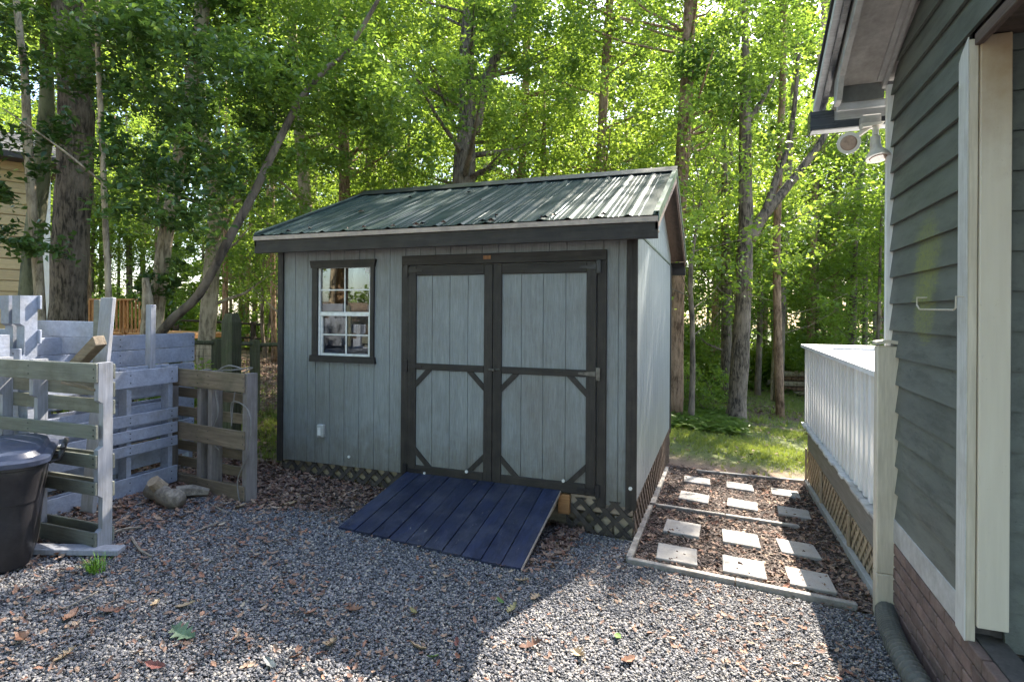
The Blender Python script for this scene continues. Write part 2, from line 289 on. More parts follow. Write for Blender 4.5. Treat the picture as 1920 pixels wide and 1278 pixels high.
# ------------------------------------------------------------------ mesh builder
OFF = {}      # object -> origin offset in its thing's space
ROOT = {}
class MB:
    def __init__(s): s.v = []; s.f = []
    def add(s, vs, fs):
        n = len(s.v); s.v += [tuple(p) for p in vs]; s.f += [tuple(i + n for i in f) for f in fs]; return s
    def box(s, x0, x1, y0, y1, z0, z1, c=0.0):
        x0, x1 = min(x0, x1), max(x0, x1); y0, y1 = min(y0, y1), max(y0, y1); z0, z1 = min(z0, z1), max(z0, z1)
        c = min(c, (x1-x0)*.3, (y1-y0)*.3, (z1-z0)*.3)
        if c <= 0:
            V = [(x, y, z) for x in (x0, x1) for y in (y0, y1) for z in (z0, z1)]
            return s.add(V, [(0,1,3,2),(4,6,7,5),(0,4,5,1),(2,3,7,6),(0,2,6,4),(1,5,7,3)])
        # chamfered box
        V = []; idx = {}
        for i, x in enumerate((x0, x1)):
            for j, y in enumerate((y0, y1)):
                for k, z in enumerate((z0, z1)):
                    dx = c if i == 0 else -c; dy = c if j == 0 else -c; dz = c if k == 0 else -c
                    idx[i,j,k,'x'] = len(V); V.append((x, y+dy, z+dz))
                    idx[i,j,k,'y'] = len(V); V.append((x+dx, y, z+dz))
                    idx[i,j,k,'z'] = len(V); V.append((x+dx, y+dy, z))
        F = []
        for i in (0,1):
            q = [(i,0,0,'x'),(i,1,0,'x'),(i,1,1,'x'),(i,0,1,'x')]; F.append([idx[t] for t in (q if i else q[::-1])])
            q = [(0,i,0,'y'),(0,i,1,'y'),(1,i,1,'y'),(1,i,0,'y')]; F.append([idx[t] for t in (q if i else q[::-1])])
            q = [(0,0,i,'z'),(1,0,i,'z'),(1,1,i,'z'),(0,1,i,'z')]; F.append([idx[t] for t in (q if i else q[::-1])])
        for a in (0,1):
            for b in (0,1):
                F.append([idx[a,b,0,'x'],idx[a,b,0,'y'],idx[a,b,1,'y'],idx[a,b,1,'x']])
                F.append([idx[a,0,b,'x'],idx[a,0,b,'z'],idx[a,1,b,'z'],idx[a,1,b,'x']])
                F.append([idx[0,a,b,'y'],idx[0,a,b,'z'],idx[1,a,b,'z'],idx[1,a,b,'y']])
                for k in (0,1): F.append([idx[a,b,k,'x'],idx[a,b,k,'y'],idx[a,b,k,'z']])
        return s.add(V, F)
    def beam(s, p, q, w, t, up=(0, 0, 1), c=.003):   # bar from p to q, width w (perp to up x dir), thickness t along up
        p = Vector(p); q = Vector(q); d = (q - p); L = d.length; d.normalize()
        u = Vector(up); side = d.cross(u).normalized(); u = side.cross(d).normalized()
        m = MB().box(0, L, -w/2, w/2, -t/2, t/2, c)
        return s.add([p + d*v[0] + side*v[1] + u*v[2] for v in m.v], m.f)
    def prism(s, poly, axis, a, b):   # poly in the two other axes, extruded along axis
        n = len(poly); V = []
        for t in (a, b):
            for (p, q) in poly:
                V.append({'x': (t, p, q), 'y': (p, t, q), 'z': (p, q, t)}[axis])
        F = [tuple(range(n))[::-1], tuple(range(n, 2*n))] + [(i, (i+1) % n, (i+1) % n + n, i+n) for i in range(n)]
        return s.add(V, F)
    def tube(s, pts, rads, n=8, caps=True, rough=0, rs=None):
        pts = [Vector(p) for p in pts]; V = []; F = []; m = len(pts)
        if isinstance(rads, (int, float)): rads = [rads] * m
        prev = None
        for i, p in enumerate(pts):
            d = (pts[min(i+1, m-1)] - pts[max(i-1, 0)]).normalized()
            a = prev - d * prev.dot(d) if prev is not None else (Vector((1, 0, 0)) if abs(d.x) < .9 else Vector((0, 1, 0))).cross(d)
            a.normalize(); prev = a; b = d.cross(a)
            for k in range(n):
                t = 2*math.pi*k/n; r = rads[i] * (1 + (rs.uniform(-rough, rough) if rough else 0))
                V.append(p + a*math.cos(t)*r + b*math.sin(t)*r)
        for i in range(m-1):
            for k in range(n): F.append((i*n+k, i*n+(k+1) % n, (i+1)*n+(k+1) % n, (i+1)*n+k))
        if caps: F += [tuple(range(n))[::-1], tuple(range((m-1)*n, m*n))]
        return s.add(V, F)
    def quad(s, a, b, c, d): return s.add([a, b, c, d], [(0, 1, 2, 3)])
    def mesh(s, name, m=None, off=(0, 0, 0)):
        me = bpy.data.meshes.new(name); o = Vector(off)
        me.from_pydata([tuple(Vector(v) - o) for v in s.v], [], s.f); me.update()
        if m: me.materials.append(m)
        return me
def clean(me):
    import bmesh
    bm = bmesh.new(); bm.from_mesh(me); bmesh.ops.recalc_face_normals(bm, faces=bm.faces); bm.to_mesh(me); bm.free()
def smooth(o, ang=None):
    for p in o.data.polygons: p.use_smooth = True
    if ang: 
        try: o.data.set_sharp_from_angle(angle=ang)
        except Exception: pass
def tag(o, label=None, cat=None, group=None, kind=None):
    if label: o['label'] = label
    if cat: o['category'] = cat
    if group: o['group'] = group
    if kind: o['kind'] = kind
    return o
def thing(name, label, cat, loc, rz=0, group=None, rot=None):
    o = bpy.data.objects.new(name, None); COL.objects.link(o); o.location = loc
    o.rotation_euler = rot if rot else (0, 0, rz); o.empty_display_size = .1
    OFF[o] = Vector((0, 0, 0)); ROOT[o] = o
    return tag(o, label, cat, group)
def part(name, mb, m, parent, local=False, label=None):
    root = ROOT[parent]; V = [Vector(v) for v in mb.v]
    if not local: V = [v - Vector(root.location) for v in V]
    lo = Vector([min(v[i] for v in V) for i in range(3)]); hi = Vector([max(v[i] for v in V) for i in range(3)]); c = (lo + hi) / 2
    me = bpy.data.meshes.new(name); me.from_pydata([tuple(v - c) for v in V], [], mb.f); me.materials.append(m); clean(me)
    o = bpy.data.objects.new(name, me); COL.objects.link(o); o.parent = parent; o.location = c - OFF[parent]
    OFF[o] = c; ROOT[o] = root
    if label: o['label'] = label
    return o
def solo(name, mb, m, label, cat, group=None, kind=None, org=None):
    V = [Vector(v) for v in mb.v]
    c = Vector(org) if org else Vector((sum(v.x for v in V)/len(V), sum(v.y for v in V)/len(V), min(v.z for v in V)))
    me = mb.mesh(name, m, c); clean(me); o = bpy.data.objects.new(name, me); COL.objects.link(o); o.location = c
    OFF[o] = Vector((0,0,0)); ROOT[o] = o
    return tag(o, label, cat, group, kind)

# ------------------------------------------------------------------ ground
def build_ground():
    a = np.concatenate([-np.geomspace(120, 8, 22), np.linspace(-7.5, 7.5, 76), np.geomspace(8, 120, 22)])
    b = np.concatenate([-np.geomspace(90, 2, 16), np.linspace(-1.6, 14, 79), np.geomspace(14.6, 150, 26)])
    X, Y = np.meshgrid(a, b); Z = gnp(X, Y) - .012
    rs = np.random.RandomState(3)
    far = np.clip((np.hypot(X, Y - 4) - 7) / 8, 0, 1)
    Z = Z + far * (.06 * np.sin(X * .9 + 1) * np.cos(Y * .7)) + .006 * rs.randn(*Z.shape) * np.clip(far + .3, 0, 1)
    na, nb = len(a), len(b); V = np.stack([X, Y, Z], -1).reshape(-1, 3)
    F = [(j*na+i, j*na+i+1, (j+1)*na+i+1, (j+1)*na+i) for j in range(nb-1) for i in range(na-1)]
    me = bpy.data.meshes.new('ground'); me.from_pydata(V.tolist(), [], F); me.materials.append(M_ground)
    o = bpy.data.objects.new('ground', me); COL.objects.link(o); smooth(o); o['kind'] = 'structure'
    o['label'] = 'sloping yard ground of gravel, leaf litter, dirt and grass'
build_ground()

# ------------------------------------------------------------------ the shed
F0 = 4.426; XR = -.607; XL = -4.045; YB = 7.608; ZB = .10; ZT = 2.164
shed = thing('garden_shed', 'grey blue garden shed with black trim and a dark metal roof', 'shed', ((XR+XL)/2, (F0+YB)/2, gh(-2.3, 6)))
def fX(px, py=600): return onY(px, py, F0).x
def fZ(px, py): return onY(px, py, F0).z
def boards_y(xs, z0, z1, y, th, parent, m, nm='siding_board', skip=None, lab=None):
    for x0, x1 in zip(xs[:-1], xs[1:]):
        segs = [(z0, z1)]
        if skip:
            sx0, sx1, sz0, sz1 = skip
            if x1 > sx0 + .01 and x0 < sx1 - .01:
                if x0 < sx0 - .001 or x1 > sx1 + .001: pass
                segs = [(z0, sz0), (sz1, z1)]
        for a, b in segs:
            part(nm, MB().box(x0 + .0035, x1 - .0035, y, y + th, a, b, .003), m, parent)
# window and door openings
wx0, wx1, wz0, wz1 = fX(592), fX(702), 1.09, 2.0
dx0, dx1 = fX(755), fX(1139, 700)
body = part('wall', MB().box(XL, wx0, F0+.012, F0+.05, ZB, ZT).box(wx1, XR, F0+.012, F0+.05, ZB, ZT).box(wx0, wx1, F0+.012, F0+.05, ZB, wz0).box(wx0, wx1, F0+.012, F0+.05, wz1, ZT)
   .box(XL, XR-.005, YB-.05, YB, ZB, ZT).box(XL, XL+.05, F0+.05, YB-.05, ZB, ZT).box(XR-.05, XR-.014, F0+.05, YB-.05, ZB, ZT)
   .box(XL, XR-.02, F0+.05, YB-.05, ZB, ZB+.03), M_side, shed)
xs = [XL+.02, fX(560), fX(592.0), wx1, fX(723)+.01, fX(740)+.02, dx0+.03]
xs = [XL+.02] + [XL+.02+.155*i for i in range(1, 2)] + [wx0-.04, wx0+.0]
left_xs = list(np.arange(XL+.03, wx0-.05, .148)) + [wx0]
for a, b in zip(left_xs[:-1], left_xs[1:]):
    part('siding_board', MB().box(a+.0016, b-.0016, F0, F0+.011, ZB, ZT-.004, .002), M_side, body)
mid_xs = [wx0 + (wx1-wx0)*i/4 for i in range(5)]
for a, b in zip(mid_xs[:-1], mid_xs[1:]):
    part('siding_board', MB().box(a+.0016, b-.0016, F0, F0+.011, ZB, wz0, .003), M_side, body)
    part('siding_board', MB().box(a+.0016, b-.0016, F0, F0+.011, wz1, ZT-.004, .002), M_side, body)
r_xs = [wx1 + (dx0+.03-wx1)*i/2 for i in range(3)]
for a, b in zip(r_xs[:-1], r_xs[1:]): part('siding_board', MB().box(a+.0016, b-.0016, F0, F0+.011, ZB, ZT-.004, .002), M_side, body)
t_xs = list(np.linspace(dx0+.03, dx1-.03, 13))
for a, b in zip(t_xs[:-1], t_xs[1:]): part('siding_board', MB().box(a+.0016, b-.0016, F0, F0+.011, 2.0, ZT-.004, .002), M_side, body)
for a, b in ((dx1-.03, dx1+.09), (dx1+.09, XR-.01)): part('siding_board', MB().box(a+.0016, b-.0016, F0, F0+.011, .04, ZT-.004, .002), M_side, body)
# side wall boards (right side) and gable
ys = np.linspace(F0+.09, YB-.04, 17)
for i, (a, b) in enumerate(zip(ys[:-1], ys[1:])):
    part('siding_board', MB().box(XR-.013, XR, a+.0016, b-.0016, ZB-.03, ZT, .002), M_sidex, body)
YR = (F0+YB)/2; EZ = 2.266; RZ = 3.009; SL = (RZ-EZ)/(YR-(F0-.193))
def roofz(y): return RZ - SL*abs(y-YR)
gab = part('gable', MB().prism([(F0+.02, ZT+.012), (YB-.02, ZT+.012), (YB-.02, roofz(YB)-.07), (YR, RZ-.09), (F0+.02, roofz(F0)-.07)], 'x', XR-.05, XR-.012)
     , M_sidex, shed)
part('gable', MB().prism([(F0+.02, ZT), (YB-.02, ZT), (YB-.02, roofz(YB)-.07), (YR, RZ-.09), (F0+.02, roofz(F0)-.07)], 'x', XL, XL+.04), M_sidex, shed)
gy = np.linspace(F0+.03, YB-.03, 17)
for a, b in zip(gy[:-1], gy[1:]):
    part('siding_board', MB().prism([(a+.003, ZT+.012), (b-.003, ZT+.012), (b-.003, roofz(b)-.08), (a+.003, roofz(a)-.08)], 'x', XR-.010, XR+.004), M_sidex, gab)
part('flashing', MB().box(XR-.01, XR+.010, F0+.03, YB-.03, ZT-.004, ZT+.011), M_green, shed)
# corner trim
part('corner_board', MB().box(XL-.02, XL+.045, F0-.022, F0+.0, ZB-.02, ZT-.002, .004), M_trim, shed)
part('corner_board', MB().box(fX(1176, 700), XR+.012, F0-.022, F0+.0, -.0+.03, ZT-.002, .004), M_trim, shed)
part('corner_board', MB().box(XR-.02, XR+.014, YB-.02, YB+.03, ZB-.1, ZT-.002, .004), M_trim, shed)
part('corner_board', MB().box(XL-.02, XL, F0+.001, F0+.06, ZB-.02, ZT-.002, .004), M_trim, shed)
# roof
RXL = -4.19; RXR = -.428; YE = F0-.193; YE2 = YB+.19
roof = part('roof', MB().prism([(YE+.02, roofz(YE+.02)-.045), (YR, RZ-.04), (YE2-.02, roofz(YE2-.02)-.045), (YE2-.02, roofz(YE2-.02)-.025), (YR, RZ-.02), (YE+.02, roofz(YE+.02)-.025)], 'x', RXL+.02, RXR-.02), M_soff, shed)
def roofpanel(x0, x1, front=True):
    prof = []; x = x0; pitch = .2288
    k = 0; pts = [(x0, 0)]
    c = x0 + pitch/2
    while c < x1 - .05:
        pts += [(c-.034, 0), (c-.009, .012), (c+.009, .012), (c+.034, 0)]
        for d in (.075, .115, .155):
            if c+d+.01 < x1 and c + pitch < x1 + .2: pts += [(c+d-.006, 0), (c+d, .003), (c+d+.006, 0)]
        c += pitch
    pts.append((x1, 0)); mb = MB(); nseg = 7
    rs = random.Random(int(x0*100)); ya, yb = (YE-.015, YR) if front else (YE2+.015, YR)
    V = []
    for j in range(nseg+1):
        y = ya + (yb-ya)*j/nseg
        for (px_, h) in pts: V.append((px_, y, roofz(y) + h + rs.uniform(-.0012, .0012)))
    n = len(pts); F = [(j*n+i, j*n+i+1, (j+1)*n+i+1, (j+1)*n+i) for j in range(nseg) for i in range(n-1)]
    mb.add(V, F); return mb
step = .9152
x = RXL
while x < RXR - .05:
    x1 = min(x+step, RXR)
    for fr in (True, False): part('roof_panel', roofpanel(x, x1, fr), M_roof, roof)
    x = x1
part('ridge_cap', MB().prism([(YR-.13, RZ-.13*SL+.024), (YR, RZ+.045), (YR+.13, RZ-.13*SL+.024), (YR+.13, RZ-.13*SL+.020), (YR, RZ+.040), (YR-.13, RZ-.13*SL+.020)], 'x', RXL-.01, RXR+.01), mat('black_ridge_metal', (.02, .022, .025), .35, .2, XG, 3, .1, 10, .001), roof)
part('drip_edge', MB().box(RXL-.004, RXR, YE-.012, YE+.012, EZ-.052, EZ-.014), M_drip, roof)
fas = MB().box(RXL, RXR, YE, YE+.03, EZ-.175, EZ-.054, .003)
part('fascia', fas, M_trimx, shed)
part('fascia', MB().box(RXL, RXR-.01, YE2-.03, YE2, EZ-.175, EZ-.05, .003), M_trimx, shed)
part('soffit', MB().box(RXL+.01, RXR-.01, YE+.031, F0-.001, EZ-.11, EZ-.095), M_soff, shed)
for sx, xx in ((1, RXR), (-1, RXL)):
    for ya, yb in ((YE, YR), (YE2, YR)):
        za, zb = roofz(ya), roofz(yb)
        x0, x1 = (xx-.02, xx) if sx > 0 else (xx, xx+.02)
        part('rake_board', MB().prism([(ya, za-.11), (yb, zb-.13), (yb, zb-.028), (ya, za-.028)], 'x', x0, x1), M_soff if sx > 0 else M_trimx, shed)
        x0, x1 = (xx-.03, xx+.008) if sx > 0 else (xx-.008, xx+.03)
        part('rake_trim', MB().prism([(ya, za-.05), (yb, zb-.05), (yb, zb+.024), (ya, za+.024)], 'x', x1-.006 if sx > 0 else x0, x1 if sx > 0 else x0+.006)
             .prism([(ya, za+.021), (yb, zb+.021), (yb, zb+.025), (ya, za+.025)], 'x', x0, x1), M_green, roof)
part('eave_block', MB().box(XR-.0, RXR-.002, YE2-.11, YE2-.005, EZ-.22, EZ-.13, .003), M_trimx, shed)
# leaf debris on the roof
for i in range(26):
    u = rnd.uniform(RXL+.5, RXR-.15); y = rnd.choice([YE+rnd.uniform(.0, .1), rnd.uniform(YE+.1, YR-.1)])
    if i < 12: u = RXL + .1144 + .2288*rnd.randint(1, 14) + .04; y = YE + rnd.uniform(.0, .03)
    z = roofz(y) + .012; r = rnd.uniform(.012, .028); a = rnd.uniform(0, 6)
    part('leaf_debris', MB().add([(u+math.cos(a)*r*1.6, y+math.sin(a)*r, z), (u-math.sin(a)*r*.6, y+math.cos(a)*r, z+.015), (u-math.cos(a)*r*1.5, y-math.sin(a)*r, z+.004), (u+math.sin(a)*r*.7, y-math.cos(a)*r, z+.02)], [(0,1,2),(0,2,3)]), I_leaf if i % 3 else M_black, roof)
# window
win = part('window', MB().box(wx0+.03, wx1-.03, F0-.004, F0+.03, wz0, wz0+.035, .002).box(wx0+.03, wx1-.03, F0-.004, F0+.03, wz1-.05, wz1-.02, .002)
   .box(wx0+.03, wx0+.055, F0-.004, F0+.03, wz0+.035, wz1-.05, .002).box(wx1-.055, wx1-.03, F0-.004, F0+.03, wz0+.035, wz1-.05, .002), M_white, shed)
tx0, tx1, tz0, tz1 = fX(587), fX(703), fZ(640, 683), fZ(640, 492)
part('casing', MB().box(tx0, wx0+.035, F0-.022, F0-.001, tz0+.06, tz1-.07, .003), M_trim, win)
part('casing', MB().box(wx1-.035, tx1, F0-.022, F0-.001, tz0+.06, tz1-.07, .003), M_trim, win)
part('casing', MB().prism([(tx0-.005, tz1-.07), (tx1+.005, tz1-.07), (tx1+.02, tz1), (tx0-.02, tz1)], 'y', F0-.03, F0-.001), M_trimx, win)
part('sill', MB().prism([(tx0-.02, tz0), (tx1+.02, tz0), (tx1+.01, tz0+.06), (tx0-.01, tz0+.06)], 'y', F0-.035, F0-.001), M_trimx, win)
gx0, gx1 = wx0+.055, wx1-.055; gz0, gz1 = wz0+.035, wz1-.05; gm = fZ(645, 592)
part('sash_rail', MB().box(gx0, gx1, F0-.002, F0+.02, gm-.022, gm+.016, .002), M_white, win)
part('sash_rail', MB().box(gx0+.0, gx1, F0+.006, F0+.025, gz0, gz0+.022, .002).box(gx0, gx0+.02, F0+.006, F0+.025, gz0+.023, gm-.023, .002).box(gx1-.016, gx1, F0+.006, F0+.025, gz0+.023, gm-.023, .002), M_white, win)
xm = (gx0+gx1)/2
for (a, b, sh) in ((gm+.016, gz1, 0), (gz0+.022, gm-.022, .01)):
    zm = (a+b)/2
    part('muntin', MB().box(xm-.006+sh, xm+.006+sh, F0+.004+sh, F0+.010+sh, a, b), M_white, win)
    part('muntin', MB().box(gx0+sh*2, xm-.0065+sh, F0+.004+sh, F0+.010+sh, zm-.006, zm+.006).box(xm+.0065+sh, gx1-sh*1.5, F0+.004+sh, F0+.010+sh, zm-.006, zm+.006), M_white, win)
    for (p, q) in ((gx0, xm+sh), (xm+sh, gx1)):
        for (r, s) in ((a, zm), (zm, b)):
            part('pane', MB().box(p, q, F0+.012+sh, F0+.015+sh, r, s), M_glass, win)
part('window_sticker', MB().box(gx1-.045, gx1-.008, F0+.002, F0+.0035, gz1-.05, gz1-.006), M_white, win)
# doors
dz0, dz1 = .11, 2.04
dt = .085
part('door_trim', MB().box(dx0, dx0+.075, F0-.024, F0-.001, ZB-.005, dz1-.0855, .004), M_trim, shed)
part('door_trim', MB().box(dx1-.075, dx1, F0-.024, F0-.001, .02, dz1-.0855, .004), M_trim, shed)
part('door_trim', MB().box(dx0, dx1, F0-.024, F0-.001, dz1-.085, dz1, .004), M_trimx, shed)
xm0 = fX(927)
def door(x0, x1, hinge_left):
    d = part('door', MB().box(x0, x1, F0-.012, F0+.008, dz0, dz1-.095), M_side, shed)
    n = 5; e = np.linspace(x0+.06, x1-.06, n)
    off = .0
    for a, b in zip(e[:-1], e[1:]): part('plank', MB().box(a+.0016, b-.0016, F0-.022, F0-.0125, dz0+.08, dz1-.18, .002), M_side, d)
    w = .078; T0, T1 = F0-.038, F0-.0225
    lw = w; rw = w
    part('stile', MB().box(x0, x0+lw, T0, T1, dz0, dz1-.095, .003), M_trim, d)
    part('stile', MB().box(x1-rw, x1, T0, T1, dz0, dz1-.095, .003), M_trim, d)
    a, b = x0+lw+.001, x1-rw-.001
    part('rail', MB().box(a, b, T0, T1, dz1-.175, dz1-.095, .003), M_trimx, d)
    part('rail', MB().box(a, b, T0, T1, dz0, dz0+.085, .003), M_trimx, d)
    mz = 1.065
    part('rail', MB().box(a, b, T0, T1, mz-.028, mz+.028, .003), M_trimx, d)
    bw = .045; L = .155
    for (cx, sx, cz, sz) in ((a, 1, mz-.029, -1), (b, -1, mz-.029, -1), (a, 1, dz0+.086, 1), (b, -1, dz0+.086, 1)):
        part('brace', MB().prism([(cx, cz+sz*(L)), (cx, cz+sz*(L-bw*1.3)), (cx+sx*(L-bw*1.3), cz), (cx+sx*L, cz)], 'y', T0+.002, T1), M_trim, d)
    hx = x0 if hinge_left else x1; s = 1 if hinge_left else -1
    for hz in (mz, dz0+.04, dz1-.135):
        hd = part('hinge', MB().prism([(hx-s*.035, hz-.05), (hx-s*.002, hz-.05), (hx-s*.002, hz+.05), (hx-s*.035, hz+.05)], 'y', T0-.010, T0-.0005)
            .prism([(hx+s*.002, hz-.02), (hx+s*.14, hz-.007), (hx+s*.14, hz+.007), (hx+s*.002, hz+.02)], 'y', T0-.006, T0-.0005), M_gall if (not hinge_left and hz == mz) else M_black, d)
    return d
dl = door(dx0+.079, xm0-.002, True); dr = door(xm0+.002, dx1-.079, False)
part('latch', MB().tube([(xm0-.03, F0-.045, 1.065), (xm0+.07, F0-.045, 1.068)], .006, 8).tube([(xm0+.02, F0-.075, 1.066), (xm0+.02, F0-.04, 1.066)], [.011, .006], 8), M_gall, dr)
part('name_plate', MB().box(fX(907, 483), fX(921, 483), F0-.028, F0-.0245, fZ(915, 487), fZ(915, 480)), M_orangev, shed)
def disc(c, r, th=.01, n=12):   # facing -y
    mb = MB(); mb.tube([(c[0], c[1]+th, c[2]), (c[0], c[1], c[2])], r, n); return mb
for (px_, py_, r, yy) in ((657, 860, .013, F0-.012), (799, 889, .011, F0-.05), (878, 885, .013, F0-.05), (1060, 900, .013, F0-.05), (1186, 913, .014, F0-.034)):
    c = onY(px_, py_, yy); part('button', disc(c, r), M_white, shed)
c = onY(604, 812, F0-.03)
ob = part('outlet_box', MB().box(c.x-.038, c.x+.038, F0-.045, F0-.001, c.z-.06, c.z+.06, .008), mat('grey_outlet_plastic', (.42, .43, .42), .4, .06, (1,1,1), 5, .1, 20, .001), shed)
part('outlet_cover', MB().box(c.x-.022, c.x+.015, F0-.052, F0-.0455, c.z-.04, c.z+.035, .004), M_white, ob)
# inside of the shed seen through the window
shelf = thing('wall_shelf', 'dim wooden shelf inside the shed seen through the window', 'shelf', (-3.3, F0+.5, .6))
part('shelf_board', MB().box(-3.9, -2.5, F0+1.3, F0+1.7, 1.22, 1.25), M_tan, shelf)
part('bracket', MB().box(-3.6, -3.56, F0+1.3, F0+1.65, ZB+.03, 1.22), M_tan, shelf)
part('bracket', MB().box(-2.7, -2.66, F0+1.3, F0+1.65, ZB+.03, 1.22), M_tan, shelf)

# lattice skirts: strips clipped to their panel
def clip(poly, x0, x1, zlo, zhi):
    def cut(P, f):
        out = []
        for i in range(len(P)):
            a, b = P[i], P[(i+1) % len(P)]; fa, fb = f(a), f(b)
            if fa >= 0: out.append(a)
            if (fa >= 0) != (fb >= 0): t = fa/(fa-fb); out.append((a[0]+(b[0]-a[0])*t, a[1]+(b[1]-a[1])*t))
        return out
    for f in (lambda p: p[0]-x0, lambda p: x1-p[0], lambda p: p[1]-zlo(p[0]), lambda p: zhi(p[0])-p[1]):
        poly = cut(poly, f)
        if len(poly) < 3: return None
    return poly
def lattice(parent, axis, u0, u1, zlo, zhi, pos, out, m, pitch=.135, w=.036, th=.007, nm='lattice_strip'):
    H = 1.2; zb = zlo(u0) - .3
    for k, s in ((0, 1), (1, -1)):
        u = u0 - H - .3
        while u < u1 + H:
            hw = w * .7071
            poly = [(u-hw, zb), (u+hw, zb), (u+hw+s*H, zb+H), (u-hw+s*H, zb+H)]
            p = clip(poly, u0, u1, zlo, zhi)
            if p: 
                a = pos + out*(th*k + .0005*k); b = a + out*th
                part(nm, MB().prism(p, axis, a, b), m, parent)
            u += pitch
zlo_f = lambda u: gh(u, F0) - .01
skirt = part('skirt', MB().box(XL+.02, XR-.02, F0+.07, F0+.10, -.30, ZB-.03), mat('tan_foundation_board', (.30, .25, .17), .85, .25, XG, 4, .4, 10, .003, dirt=(.08, .06, .04), dirt_amt=.7, dirt_scale=3), shed)
lattice(skirt, 'y', XL+.01, -2.63, zlo_f, lambda u: ZB-.005, F0+.012, 1, M_latt)
lattice(skirt, 'y', -1.15, XR-.005, zlo_f, lambda u: .075, F0-.002, -1, M_latt)
part('skirt_edge', MB().box(-1.05, XR, F0-.022, F0-.004, -.225, -.205), M_tan, skirt)
side_sk = part('skirt', MB().box(XR-.09, XR-.07, F0+.1, YB-.02, -.42, ZB-.05), M_latt, shed)
lattice(side_sk, 'x', F0, YB, lambda u: gh(XR, u)-.01, lambda u: ZB-.035, XR-.012, 1, mat('brown_side_lattice', (.17, .125, .095), .8, .3, (3,3,3), 5, .5, 20, .003, dirt=(.07,.05,.04), dirt_amt=.5, dirt_scale=6), pitch=.13, w=.04)
for i, xx in enumerate((-.93, -.77)): part('block', MB().box(xx, xx+.14, F0+.03, F0+.068, -.235, -.06+.015*i, .003), mat('pale_block_%s' % 'ab'[i], (.50, .42, .30), .8, .15, XG, 4, .4, 10, .003), skirt)
part('sill_face', MB().box(-1.12, XR-.02, F0+.014, F0+.06, -.03, .09, .003), mat('pale_sill_wood', (.42, .34, .26), .8, .15, XG, 4, .4, 10, .003), skirt)
for z_ in (0.05,): part('sill_beam', MB().box(XL+.05, XR-.03, F0+.055, F0+.069, -.02, ZB-.002), M_tan, shed)

# ------------------------------------------------------------------ ramp
r0, r1, rY0, rY1 = -2.60, -1.19, 3.43, F0-.045
zt_, = (.125,)
ramp_t = thing('shed_ramp', 'navy blue plank ramp leading up to the shed doors', 'ramp', ((r0+r1)/2, rY0, gh(-1.9, 3.43)))
z_far = .128; 
n = 10; rng = random.Random(5)
for i in range(n):
    a = r0 + (r1-r0)*i/n; b = r0 + (r1-r0)*(i+1)/n
    zl0 = gh((a+b)/2, rY0) + .02; z1_ = .128
    dz = rng.uniform(-.002, .002); g = .0022
    V = []
    y0_ = rY0 + (i/n-.5)*0.0 + rng.uniform(-.006, .006)
    for (y, z) in ((y0_, zl0+dz), (rY1, z1_+dz)):
        V += [(a+g, y, z-.03), (b-g, y, z-.03), (b-g, y, z), (a+g, y, z), ]
    part('plank', MB().add(V, [(0,1,2,3), (4,7,6,5), (0,4,5,1), (1,5,6,2), (2,6,7,3), (3,7,4,0)]), M_navy, ramp_t)
for xx in (r0+.05, (r0+r1)/2, r1-.05):
    zz = gh(xx, rY0)
    part('stringer', MB().prism([(rY0+.06, zz+.0), (rY1-.01, gh(xx, rY1)+.02 if xx < r1-.1 else .0), (rY1-.01, .095), (rY0+.06, zz+.005)], 'x', xx-.02, xx+.02), M_tan, ramp_t)
part('plank_edge', MB().prism([(rY0, gh(r1, rY0)+.0), (rY1, .103), (rY1, .123), (rY0, gh(r1, rY0)+.018)], 'x', r1+.0005, r1+.006), M_drip, ramp_t)
part('ledger', MB().box(r1-.02, r1+.075, F0-.042, F0-.004, -.06, .095, .003), M_orange, ramp_t, label='bright orange treated wood block under the ramp top')

# ------------------------------------------------------------------ stepping stone path
SXS = [(-.425, -.145), (.025, .30), (.44, .715)]
rows = [(4.10, 4.42), (4.72, 5.045), (5.79, 6.09), (6.55, 6.83)]
dxs = [0, 0, .045, .05]; rown = ['nearest', 'second', 'third', 'farthest']; coln = ['beside the shed', 'in the middle of the path', 'nearest the white deck']
rng = random.Random(11)
stone_me = None
for j, (y0, y1) in enumerate(rows):
    for i, (x0, x1) in enumerate(SXS):
        sh = (0, .0, .02)[i]*0; yo = (0, .02, .04)[i] * (1 if j < 2 else 2.2); xo = dxs[j] + (.01 if j > 1 else 0)
        xo2 = (.05, .05, .09)[i] if j > 1 else 0
        cx, cy = (x0+x1)/2 + xo2, (y0+y1)/2 + yo*.6
        w, h = (x1-x0), (y1-y0); z = gh(cx, cy)
        mb = MB().box(-w/2, w/2, -h/2, h/2, 0, .045, .005)
        o = solo('stepping_stone', mb, M_stone, f'square pale concrete stepping stone {coln[i]}, {rown[j]} row from the gravel', 'stepping stone', 'pale square stepping stones of the side path', org=(0, 0, 0))
        o.location = (cx, cy, z - .018); o.rotation_euler = (rng.uniform(-.012, .012)-.05, rng.uniform(-.012, .012)+.05, rng.uniform(-.05, .05))
def edging(p, q, w, label, z=.006):
    p = Vector(p); q = Vector(q); mb = MB(); k = max(2, int((q-p).length/.5)); rs = random.Random(int(p.x*91+q.y*17))
    prev = None
    for i in range(k):
        a = p.lerp(q, i/k + .004); b = p.lerp(q, (i+1)/k - .001)
        a.z = gh(a.x, a.y)+z; b.z = gh(b.x, b.y)+z
        mb.beam(a, b, w, .06, c=.004)
    return solo('path_edging', mb, M_edge, label, 'edging', 'thin timber edging of the path')
edging((-.60, 3.96, 0), (.80, 4.00, 0), .045, 'white timber edging between gravel and the stepping stones')
